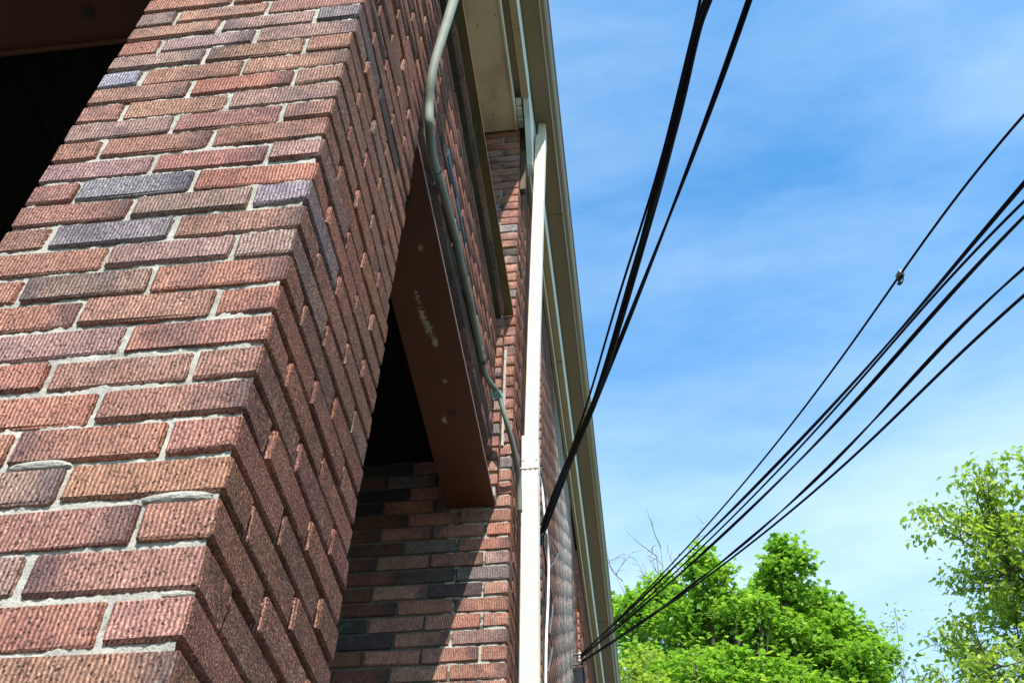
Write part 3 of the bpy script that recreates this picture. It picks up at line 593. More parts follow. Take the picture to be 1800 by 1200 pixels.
# ------------------------------------------------------------------ conduit
WIRE = {"A1":[[0.0827,2.8745,2.3103],[0.1303,2.6784,2.274],[0.1811,2.4977,2.2389],[0.2305,2.3295,2.2055],[0.2763,2.1715,2.1743],[0.3177,2.0225,2.1453],[0.3547,1.8815,2.1185],[0.3881,1.7479,2.0935],[0.4186,1.6214,2.07],[0.447,1.5015,2.048],[0.4741,1.3879,2.0271],[0.5003,1.2804,2.0071],[0.5258,1.1784,1.9881],[0.5506,1.0815,1.9699],[0.5744,0.9894,1.9525],[0.5969,0.9014,1.9359],[0.618,0.8173,1.9202],[0.6374,0.7366,1.9054],[0.655,0.6592,1.8913],[0.671,0.5847,1.878],[0.6857,0.5131,1.8654],[0.6995,0.4443,1.8533],[0.7127,0.3783,1.8416],[0.7255,0.315,1.8304],[0.7378,0.254,1.8196],[0.7482,0.1948,1.8096],[0.7586,0.1355,1.7996],[0.769,0.0763,1.7896],[0.7795,0.017,1.7796],[0.7899,-0.0422,1.7695],[0.8003,-0.1015,1.7595],[0.8107,-0.1607,1.7495],[0.8211,-0.22,1.7395],[0.8315,-0.2792,1.7295],[0.842,-0.3385,1.7195],[0.8524,-0.3977,1.7095],[0.8628,-0.457,1.6994],[0.8732,-0.5162,1.6894],[0.8836,-0.5755,1.6794]],"A2":[[0.0873,2.8751,2.3104],[0.1339,2.6725,2.2707],[0.1857,2.4873,2.2317],[0.2381,2.3163,2.1943],[0.2882,2.1569,2.1589],[0.3344,2.0074,2.1258],[0.376,1.8662,2.0951],[0.4129,1.7325,2.0667],[0.4455,1.6056,2.0405],[0.4746,1.4849,2.0161],[0.5009,1.3703,1.9935],[0.5251,1.2613,1.9723],[0.5478,1.1577,1.9522],[0.5696,1.0594,1.9332],[0.5905,0.966,1.915],[0.6108,0.8772,1.8976],[0.6302,0.7927,1.8809],[0.6486,0.712,1.865],[0.6656,0.6347,1.8498],[0.681,0.5606,1.8355],[0.6946,0.4892,1.8219],[0.7067,0.4203,1.8092],[0.7177,0.354,1.7972],[0.7287,0.2904,1.7856],[0.7415,0.2302,1.7741],[0.7588,0.1742,1.7618],[0.7761,0.1182,1.7496],[0.7933,0.0623,1.7374],[0.8106,0.0063,1.7251],[0.8279,-0.0497,1.7129],[0.8452,-0.1057,1.7007],[0.8624,-0.1616,1.6884],[0.8797,-0.2176,1.6762],[0.897,-0.2736,1.6639],[0.9143,-0.3296,1.6517],[0.9315,-0.3855,1.6395],[0.9488,-0.4415,1.6272],[0.9661,-0.4975,1.615],[0.9833,-0.5535,1.6027]],"A3":[[0.0934,2.8758,2.3105],[0.1477,2.6955,2.2827],[0.1995,2.5244,2.2562],[0.2488,2.3622,2.231],[0.2958,2.2085,2.2071],[0.3405,2.0627,2.1845],[0.3829,1.9246,2.1629],[0.4231,1.7936,2.1425],[0.4613,1.6695,2.1232],[0.4975,1.5518,2.1049],[0.5318,1.4402,2.0875],[0.5642,1.3343,2.071],[0.595,1.2337,2.0554],[0.6241,1.1381,2.0406],[0.6517,1.0472,2.0265],[0.6778,0.9605,2.0132],[0.7026,0.8778,2.0005],[0.7261,0.7986,1.9884],[0.7485,0.7226,1.9769],[0.7697,0.6495,1.9658],[0.79,0.5789,1.9552],[0.8094,0.5105,1.945],[0.828,0.4439,1.9351],[0.8459,0.3788,1.9256],[0.8632,0.3147,1.9162],[0.88,0.2514,1.9071],[0.8967,0.1881,1.898],[0.9135,0.1248,1.8888],[0.9303,0.0615,1.8797],[0.947,-0.0017,1.8706],[0.9638,-0.065,1.8614],[0.9806,-0.1283,1.8523],[0.9973,-0.1916,1.8431],[1.0141,-0.2549,1.834],[1.0309,-0.3182,1.8249],[1.0476,-0.3815,1.8157],[1.0644,-0.4448,1.8066],[1.0812,-0.5081,1.7974],[1.0979,-0.5714,1.7883]],"B1":[[0.0741,5.54,3.2942],[0.2293,5.0932,3.1479],[0.3702,4.6809,3.0145],[0.4979,4.301,2.8932],[0.6134,3.9515,2.7831],[0.7175,3.6303,2.6832],[0.8113,3.3356,2.593],[0.8953,3.0656,2.5116],[0.9706,2.8187,2.4383],[1.0378,2.5929,2.3725],[1.0976,2.3869,2.3135],[1.1509,2.1987,2.2605],[1.1983,2.027,2.2131],[1.2405,1.87,2.1705],[1.2782,1.7263,2.1322],[1.3121,1.5942,2.0975],[1.3428,1.4721,2.0658],[1.3712,1.3585,2.0364],[1.3978,1.2519,2.0089],[1.4233,1.1507,1.9824],[1.4484,1.0533,1.9566],[1.4738,0.9581,1.9307],[1.5002,0.8637,1.9041],[1.5283,0.7685,1.8762],[1.5586,0.6708,1.8464],[1.592,0.5692,1.8142],[1.6253,0.4677,1.7819],[1.6587,0.3661,1.7497],[1.692,0.2645,1.7174],[1.7254,0.1629,1.6851],[1.7587,0.0613,1.6529],[1.7921,-0.0403,1.6206],[1.8254,-0.1418,1.5883],[1.8587,-0.2434,1.5561],[1.8921,-0.345,1.5238],[1.9254,-0.4466,1.4915],[1.9588,-0.5482,1.4593],[1.9921,-0.6497,1.427],[2.0255,-0.7513,1.3947]],"B2":[[0.0777,5.5434,3.2917],[0.2215,5.0859,3.1268],[0.3529,4.6659,2.976],[0.4728,4.2811,2.8383],[0.5819,3.9291,2.7128],[0.6809,3.6075,2.5986],[0.7707,3.3144,2.495],[0.8519,3.0477,2.4011],[0.9251,2.8054,2.3162],[0.991,2.5855,2.2396],[1.0501,2.3862,2.1707],[1.1032,2.2056,2.1086],[1.1507,2.042,2.0529],[1.1933,1.8934,2.0027],[1.2315,1.7581,1.9574],[1.2659,1.6343,1.9164],[1.2971,1.5203,1.879],[1.3256,1.4142,1.8447],[1.352,1.3143,1.8127],[1.3768,1.2189,1.7823],[1.4006,1.1261,1.7531],[1.4241,1.0343,1.7243],[1.4476,0.9415,1.6952],[1.4719,0.8462,1.6653],[1.4974,0.7465,1.634],[1.5247,0.6406,1.6004],[1.552,0.5347,1.5669],[1.5793,0.4289,1.5334],[1.6066,0.323,1.4998],[1.6339,0.2171,1.4663],[1.6612,0.1112,1.4327],[1.6885,0.0054,1.3992],[1.7158,-0.1005,1.3657],[1.7431,-0.2064,1.3321],[1.7705,-0.3122,1.2986],[1.7978,-0.4181,1.2651],[1.8251,-0.524,1.2315],[1.8524,-0.6299,1.198],[1.8797,-0.7357,1.1645]],"B3":[[0.081,5.5496,3.2864],[0.2264,5.0953,3.1181],[0.3589,4.678,2.9643],[0.4795,4.2953,2.824],[0.5888,3.9448,2.6965],[0.6877,3.6245,2.5807],[0.7769,3.3321,2.4759],[0.8572,3.0658,2.3813],[0.9292,2.8236,2.2961],[0.9936,2.6036,2.2194],[1.0511,2.404,2.1507],[1.1024,2.223,2.0891],[1.1481,2.0588,2.0338],[1.1889,1.9097,1.9843],[1.2254,1.774,1.9397],[1.2582,1.6499,1.8994],[1.2881,1.5358,1.8626],[1.3156,1.4298,1.8287],[1.3414,1.3304,1.7969],[1.3662,1.2357,1.7664],[1.3905,1.1442,1.7367],[1.415,1.0541,1.707],[1.4403,0.9636,1.6766],[1.4671,0.8712,1.6448],[1.496,0.7751,1.6109],[1.5277,0.6735,1.5741],[1.5594,0.572,1.5373],[1.5911,0.4705,1.5006],[1.6227,0.3689,1.4638],[1.6544,0.2674,1.427],[1.6861,0.1659,1.3903],[1.7178,0.0643,1.3535],[1.7495,-0.0372,1.3167],[1.7811,-0.1387,1.28],[1.8128,-0.2403,1.2432],[1.8445,-0.3418,1.2064],[1.8762,-0.4433,1.1697],[1.9079,-0.5449,1.1329],[1.9395,-0.6464,1.0961]],"B4":[[0.0804,5.5554,3.2811],[0.2261,5.0941,3.1038],[0.3589,4.6712,2.9419],[0.4795,4.284,2.7946],[0.5889,3.9302,2.6607],[0.6877,3.6075,2.5394],[0.7767,3.3137,2.4298],[0.8567,3.0467,2.331],[0.9283,2.8045,2.2422],[0.9923,2.5851,2.1626],[1.0492,2.3866,2.0913],[1.0998,2.2071,2.0277],[1.1448,2.0447,1.9708],[1.1847,1.8976,1.92],[1.2202,1.764,1.8745],[1.252,1.642,1.8335],[1.2807,1.5298,1.7962],[1.3069,1.4257,1.762],[1.3313,1.3278,1.73],[1.3545,1.2343,1.6996],[1.3772,1.1434,1.6698],[1.3999,1.0534,1.6401],[1.4234,0.9624,1.6096],[1.4482,0.8686,1.5777],[1.475,0.7703,1.5434],[1.5045,0.6656,1.5062],[1.5339,0.5609,1.469],[1.5634,0.4563,1.4317],[1.5929,0.3516,1.3945],[1.6223,0.2469,1.3573],[1.6518,0.1422,1.32],[1.6812,0.0376,1.2828],[1.7107,-0.0671,1.2455],[1.7401,-0.1718,1.2083],[1.7696,-0.2764,1.1711],[1.799,-0.3811,1.1338],[1.8285,-0.4858,1.0966],[1.8579,-0.5904,1.0594],[1.8874,-0.6951,1.0221]],"B5":[[0.0866,5.5707,3.268],[0.2345,5.1236,3.0796],[0.3688,4.7126,2.908],[0.4904,4.3354,2.7523],[0.6004,3.9899,2.6112],[0.6994,3.6738,2.4838],[0.7883,3.3852,2.369],[0.8679,3.1222,2.2658],[0.9389,2.8829,2.1735],[1.002,2.6654,2.0909],[1.058,2.468,2.0174],[1.1075,2.289,1.9519],[1.1512,2.1266,1.8938],[1.1898,1.979,1.842],[1.224,1.8447,1.7959],[1.2544,1.7219,1.7545],[1.2817,1.609,1.7171],[1.3065,1.5042,1.6828],[1.3296,1.4059,1.6508],[1.3516,1.3125,1.6203],[1.373,1.2222,1.5905],[1.3947,1.1334,1.5606],[1.4172,1.0445,1.5297],[1.4412,0.9537,1.4971],[1.4674,0.8594,1.4618],[1.4964,0.76,1.4232],[1.5254,0.6605,1.3846],[1.5544,0.5611,1.3459],[1.5834,0.4616,1.3073],[1.6124,0.3622,1.2687],[1.6414,0.2627,1.23],[1.6704,0.1633,1.1914],[1.6994,0.0639,1.1528],[1.7284,-0.0356,1.1141],[1.7574,-0.135,1.0755],[1.7864,-0.2345,1.0369],[1.8154,-0.3339,0.9982],[1.8444,-0.4334,0.9596],[1.8734,-0.5328,0.921]],"B6":[[0.0899,5.577,3.2628],[0.2329,5.1214,3.0668],[0.363,4.7036,2.8883],[0.481,4.3211,2.7261],[0.5878,3.9716,2.579],[0.6842,3.6529,2.4461],[0.771,3.3629,2.3262],[0.8489,3.0995,2.2183],[0.9186,2.8606,2.1215],[0.9808,2.6445,2.0349],[1.0362,2.4492,1.9576],[1.0853,2.2728,1.8887],[1.1289,2.1135,1.8274],[1.1675,1.9695,1.7728],[1.2018,1.8389,1.7241],[1.2324,1.7199,1.6804],[1.2598,1.6108,1.6409],[1.2848,1.5098,1.6048],[1.3079,1.415,1.5712],[1.3296,1.3248,1.5394],[1.3507,1.2372,1.5084],[1.3718,1.1506,1.4776],[1.3933,1.0631,1.4461],[1.416,0.973,1.4129],[1.4404,0.8785,1.3774],[1.4672,0.7778,1.3388],[1.494,0.677,1.3001],[1.5207,0.5763,1.2614],[1.5475,0.4756,1.2227],[1.5743,0.3749,1.184],[1.6011,0.2741,1.1453],[1.6278,0.1734,1.1066],[1.6546,0.0727,1.0679],[1.6814,-0.028,1.0292],[1.7081,-0.1288,0.9905],[1.7349,-0.2295,0.9518],[1.7617,-0.3302,0.9131],[1.7884,-0.4309,0.8744],[1.8152,-0.5317,0.8358]],"cond":[[0.04,0.5114,3.9621],[0.052,0.5014,3.1621],[0.06,0.4914,2.7621],[0.055,0.4799,2.5753],[0.045,0.463,2.3394],[0.034,0.46,2.1756],[0.025,0.4754,2.0728],[0.02,0.5093,2.0069],[0.022,0.5364,1.9304],[0.0,0.6556,2.0159],[-0.02,0.7781,2.1239],[-0.035,0.8896,2.2315],[-0.041,1.0592,2.2993],[-0.0415,1.2218,2.3408],[-0.0415,1.3685,2.3492],[-0.0415,1.5348,2.3709],[-0.0415,1.7174,2.3829],[-0.0415,1.9001,2.3894],[-0.038,1.9965,2.4223],[-0.012,2.0939,2.438],[0.02,2.1427,2.3271],[0.045,2.2423,2.2287],[0.05,2.3316,2.1537],[0.05,2.3805,2.0472]],"wc":[[0.045,2.8656,2.7742],[0.05,3.0275,2.8109],[0.06,3.125,2.8035],[0.07,3.1438,2.663],[0.08,3.1597,2.5357],[0.08,3.2187,2.495],[0.08,3.251,2.3855],[0.08,3.2037,2.1637],[0.08,3.1347,1.9714],[0.08,3.097,1.8089],[0.08,3.0727,1.586]],"bc1":[[0.08,3.0502,2.4529],[0.08,3.2756,2.599],[0.08,3.5587,2.7636],[0.07,3.8464,2.9385],[0.07,3.8816,2.9256],[0.07,3.702,2.7513],[0.07,3.4138,2.5077],[0.06,3.461,2.4668],[0.05,3.7234,2.5603],[0.05,3.7581,2.4797],[0.05,3.6087,2.269],[0.05,3.7041,2.2318],[0.05,3.483,1.9793]],"bc2":[[0.08,3.0239,2.4297],[0.07,3.0986,2.4238],[0.06,3.3117,2.4798],[0.05,3.4182,2.438],[0.05,3.317,2.2403]],"gc":[[0.04,3.1755,2.8844],[0.04,3.4058,3.014],[0.05,3.4912,3.0125],[0.06,3.4519,2.8694]],"A":[0.09,2.8754,2.3104],"B":[0.09,5.5566,3.2813]}
CP = np.array(WIRE['cond']); CD = empty('conduit', tuple(CP[7])); tag(CD, 'grey painted metal conduit curving over the brown lintel and down the brick', 'conduit')
Q = smooth_path(CP, 7); i0 = int(np.argmin(np.abs(Q[:, 1] - 1.84)))
def local(o, root): o.parent = root; o.matrix_parent_inverse = Matrix.Translation(-Vector(root.location)); return o
v, f = tube(Q[:i0 + 1], np.interp(Q[:i0 + 1, 2] + 9 * (Q[:i0 + 1, 1] > .75) * (Q[:i0 + 1, 2] < 0), [2.1, 2.9], [.0128, .0185]), 14); local(link('upper_run', mesh('upper_run', v, f, True), None, M_COND), CD)
v, f = tube(Q[i0:], .0110, 14); local(link('lower_run', mesh('lower_run', v, f, True), None, M_COND), CD)
v, f = tube(Q[i0 - 2:i0 + 2], .0155, 14); local(link('coupling', mesh('coupling', v, f, True), None, M_COND), CD)
def clip(y, mat, w=.012, side=1):
    i = int(np.argmin(np.abs(Q[:, 1] - y) + 2.0 * (Q[:, 2] > 2.6)))
    c = Q[i]; T = Q[i + 1] - Q[i - 1]; T /= np.linalg.norm(T); X = np.array([1., 0, 0]); U = np.cross(T, X); U /= np.linalg.norm(U); B = np.cross(U, T)
    pts = [c + U * a + X * b for a, b in ((-.020, -.020), (-.0165, -.004), (-.012, .011), (0, .0165), (.012, .011), (.0165, -.004), (.020, -.020), (.046, -.022))]
    V = []; F = []
    for p in pts: V += [p - T * w, p + T * w, p + T * w + X * .002, p - T * w + X * .002]
    for k in range(len(pts) - 1):
        a = 4 * k; F += [(a, a + 4, a + 5, a + 1), (a + 1, a + 5, a + 6, a + 2), (a + 2, a + 6, a + 7, a + 3), (a + 3, a + 7, a + 4, a)]
    return local(link('clip', mesh('clip', V, F), None, mat), CD)
clip(.845, M_IRON, .006); clip(1.86, M_IRON); clip(2.09, M_GREEN, .016)

# ------------------------------------------------------------------ overhead cables
def cable(name, key, label, cat, group, strands, r, off, turns, mat=None):
    pts = np.array(WIRE[key]); root = empty(name, tuple(pts[0])); tag(root, label, cat, group)
    paths = [smooth_path(pts, 8)] if strands == 1 else strand_paths(pts, strands, off, turns)
    for p in paths:
        v, f = tube(p, r, 8); local(link('strand', mesh('strand', v, f, True), None, mat or M_CABLE), root)
    return root
GA = 'thick cables sweeping up from beside the downspout'; GB = 'thin wires fanning out from the wall bracket'
cable('overhead_cable', 'A1', 'thin black cable leftmost in the thick bundle rising beside the downspout', 'cable', GA, 1, .0040, 0, 0)
cable('overhead_cable', 'A2', 'thickest black twisted cable in the middle of the bundle rising beside the downspout', 'cable', GA, 3, .0064, .0064, .4)
cable('overhead_cable', 'A3', 'black double cable on the right side of the bundle rising beside the downspout', 'cable', GA, 2, .0044, .0042, .35)
cable('overhead_wire', 'B1', 'highest thin dark wire, the one carrying a small clamp', 'wire', GB, 1, 0.0038, 0, 0)
cable('overhead_wire', 'B2', 'thick dark wire just below the one with the clamp', 'wire', GB, 2, 0.0035, 0.003, 0.25)
cable('overhead_wire', 'B3', 'slim dark wire running close under a thicker one in the upper group', 'wire', GB, 1, 0.0038, 0, 0)
cable('overhead_wire', 'B4', 'dark wire lowest of the upper group of four', 'wire', GB, 2, 0.0035, 0.003, 0.3)
cable('overhead_wire', 'B5', 'thin twisted wire, upper one of the lower pair', 'wire', GB, 2, 0.003, 0.003, 0.6)
cable('overhead_wire', 'B6', 'lowest dark wire, crossing in front of the maple top', 'wire', GB, 1, 0.0042, 0, 0)
# clamp on the top wire
B1 = smooth_path(np.array(WIRE['B1']), 8); uvb, _ = project(B1); k = int(np.argmin(np.abs(uvb[:, 0] - 1583))); c = B1[k]; T = B1[k + 1] - B1[k - 1]; T /= np.linalg.norm(T)
CL = empty('wire_clamp', tuple(c)); tag(CL, 'small split bolt clamp gripping the highest thin wire', 'clamp')
U = np.cross(T, np.array([0, 0, 1.])); U /= np.linalg.norm(U); B = np.cross(U, T); MX = Matrix(((T[0], U[0], B[0]), (T[1], U[1], B[1]), (T[2], U[2], B[2])))
def on_wire(name, L, mat, bev=.002):
    o = boxes(name, [tuple(q * SC for q in k) for k in L], None, mat, bev * .6); o.parent = CL; o.rotation_mode = 'QUATERNION'; o.rotation_quaternion = MX.to_quaternion(); return o
SC = .62
on_wire('clamp_body', [(-.030, .022, -.013, .004, -.014, .006)], M_STEEL); on_wire('clamp_jaw', [(-.020, .026, .005, .016, -.012, .013)], M_IRON); on_wire('bolt', [(.010, .022, -.006, .006, .007, .034)], M_IRON); on_wire('bolt_head', [(.004, .028, -.010, .010, .035, .043)], M_IRON)
v, f = tube(smooth_path([(.012, 0, .040), (-.006, .002, .050), (-.020, .002, .040), (-.030, 0, .026)], 4) * SC, .002, 6); o = link('wire_tail', mesh('wire_tail', v, f, True), CL, M_CABLE); o.rotation_mode = 'QUATERNION'; o.rotation_quaternion = MX.to_quaternion()

# brackets on the wall
def bracket(name, label, pos, wallx, n):
    root = empty(name, (wallx, pos[1], pos[2])); tag(root, label, 'bracket')
    o = boxes('base_plate', [(0, .006, -.03, .03, -.09, .06)], root, M_IRON, .001)
    d = pos[0] - wallx
    o = boxes('arm', [(.005, d, -.006, .006, -.055, -.043), (.005, d, -.006, .006, .020, .032), (d - .012, d, -.0055, .0055, -.043, .020)], root, M_IRON, .001)
    for i in range(n):
        bm = bmesh.new(); z = -.03 + i * .028
        bmesh.ops.create_uvsphere(bm, u_segments=12, v_segments=8, radius=.0125)
        me = bpy.data.meshes.new('insulator'); bm.to_mesh(me); bm.free(); o = link('insulator', me, root, M_PORC); o.location = (d - .020, -.010, z); o.scale = (1, 1, .8)
    v, f = tube(smooth_path([(d - .01, -.02, -.03), (d + .012, -.03, -.01), (d + .015, -.015, .02), (d - .005, .01, .035), (.01, .02, .02)], 5), .0035, 6); link('tie_wire', mesh('tie_wire', v, f, True), root, M_STEEL)
    return root
bracket('cable_bracket', 'small iron cable bracket right of the downspout holding the thick bundle', WIRE['A'], .02, 1)
bracket('cable_bracket', 'iron wire bracket with pale insulators low on the far brick wall', WIRE['B'], .02, 3)
o = boxes('cable_sleeve', [(.03, .10, 5.50, 5.62, 2.0, 3.19)], None, M_CABLE, .02)
o.name = 'riser_cover'; tag(o, 'black riser cover running down the far wall below the wire bracket', 'conduit')
def strand_thing(name, key, r, mat, label, cat, group=None):
    p = smooth_path(np.array(WIRE[key]), 7); v, f = tube(p, r, 8); o = link(name, mesh(name, v, f, True), None, mat); tag(o, label, cat, group); return o
strand_thing('white_cable', 'wc', .0060, M_WCABLE, 'white cable hanging down the brick right behind the downspout', 'cable')
strand_thing('drip_loop', 'bc1', .0042, M_GCABLE, 'dark cable looping out to the right of the white cable', 'cable')
strand_thing('drip_loop', 'bc2', .0042, M_CABLE, 'short black cable tail hanging between downspout and white cable', 'cable')
strand_thing('thin_cable', 'gc', .0032, M_GCABLE, 'thin grey cable arching above the bracket beside the downspout', 'cable')

# ------------------------------------------------------------------ trees
LEAF = np.array([(0, 0, 0), (.30, .22, .05), (.52, .62, -.06), (.20, .62, .06), (0, 1.05, -.10), (-.20, .62, .06), (-.52, .62, -.06), (-.30, .22, .05)])
LT = np.array([(0, 1, 3), (1, 2, 3), (0, 3, 5), (3, 4, 5), (0, 5, 7), (5, 6, 7)])
LEAF2 = np.array([(0, 0, 0), (.16, .35, .05), (0, 1.0, -.12), (-.16, .35, .05)]); LT2 = np.array([(0, 1, 2), (0, 2, 3)])
def leaves(name, pos, size, tmpl, tri, parent, mat, droop=.6, seed=0, dirs=None):
    rg = np.random.default_rng(seed); n = len(pos)
    az = rg.uniform(0, 2 * math.pi, n); d = np.stack([np.cos(az), np.sin(az), -droop * rg.uniform(.1, 1.3, n) + .1], 1)
    if dirs is not None: d = d * .8 + dirs * .9
    d /= np.linalg.norm(d, axis=1)[:, None]
    up = np.stack([rg.normal(0, .45, n), rg.normal(0, .45, n), np.ones(n)], 1); s = np.cross(d, up); s /= np.linalg.norm(s, axis=1)[:, None] + 1e-9; u = np.cross(s, d)
    sz = size * rg.uniform(.55, 1.2, n)
    V = pos[:, None] + sz[:, None, None] * (tmpl[None, :, 0:1] * s[:, None] + tmpl[None, :, 1:2] * d[:, None] + tmpl[None, :, 2:3] * u[:, None])
    F = tri[None] + (np.arange(n) * len(tmpl))[:, None, None]
    me = fast_mesh(name, V.reshape(-1, 3), F.reshape(-1, 3))
    at = me.attributes.new('leaf', 'FLOAT', 'POINT'); at.data.foreach_set('value', np.repeat(np.clip(rg.normal(.45, .24, n), 0, 1), len(tmpl)).astype(np.float32))
    o = link(name, me, parent, mat); o['kind'] = 'stuff'; return o
def branch_mesh(segs):
    return join([tube(p, r, 6) for p, r in segs])
def lobe_clusters(lobes, per, spread, n_leaf, seed):
    """sprays of leaves on and in ellipsoids; returns leaf positions, outward directions, spray centres"""
    rg = np.random.default_rng(seed); pos, dr, cen = [], [], []
    for (cx, cy, cz, rx, ry, rz, m) in lobes:
        k = int(per * m); a = rg.normal(size=(k, 3)); a /= np.linalg.norm(a, axis=1)[:, None]; rad = rg.uniform(.25, 1, k) ** .45
        c = np.array([cx, cy, cz]) + a * rad[:, None] * np.array([rx, ry, rz]); cen.append(c)
        nl = rg.integers(int(n_leaf * .5), int(n_leaf * 1.4), k)
        for ci, ai, q in zip(c, a, nl):
            off = rg.normal(size=(q, 3)) * spread * np.array([1, 1, .55]); pos.append(ci + off); dr.append(np.tile(ai, (q, 1)))
    return np.concatenate(pos), np.concatenate(dr), np.concatenate(cen)
def tree(name, label, base, lobes, per, spread, n_leaf, size, mat, seed, trunk_r=.22, tmpl=LEAF, tri=LT, bark=None, limb_r=.035, cat='tree', group=None):
    root = empty(name, base); tag(root, label, cat, group); b = np.array(base); bark = bark or M_BARK
    pos, dr, cen = lobe_clusters(lobes, per, spread, n_leaf, seed); rg = np.random.default_rng(seed + 1)
    main = max(lobes, key=lambda q: q[3] * q[5]); top = np.array([main[0], main[1], main[2]])
    P0 = [b * 1.0, b + (top - b) * .35 + rg.normal(size=3) * .15, b + (top - b) * .7 + rg.normal(size=3) * .2, top]
    segs = [(smooth_path(P0, 6), np.linspace(trunk_r, trunk_r * .45, 19))]
    hub = smooth_path(P0, 6)
    for (cx, cy, cz, rx, ry, rz, m) in lobes:
        if m < .12 and len(lobes) > 40: continue
        e = np.array([cx, cy, cz + rz * .7]); s = hub[int(len(hub) * rg.uniform(.55, .95))]; mid = (s + e) / 2 + np.array([0, 0, -.12 * np.linalg.norm(e - s)]) + rg.normal(size=3) * .12
        p = smooth_path([s, mid, np.array([cx, cy, cz]), e], 5); segs.append((p, np.linspace(limb_r * 2.2, limb_r * .4, len(p))))
        sel = cen[(np.abs((cen - [cx, cy, cz]) / [rx, ry, rz]) < 1.05).all(1)]
        for c in sel[rg.permutation(len(sel))[:16]]:
            s2 = p[int(len(p) * rg.uniform(.35, .95))]; segs.append((np.array([s2, (s2 + c) / 2 + [0, 0, -.06], c]), np.array([limb_r * .38, limb_r * .25, limb_r * .12])))
    v, f = branch_mesh(segs); local(link('trunk', mesh('trunk', v, f, True), None, bark), root)
    local(leaves('crown', pos, size, tmpl, tri, None, mat, .7, seed + 2, dr * .5), root); return root
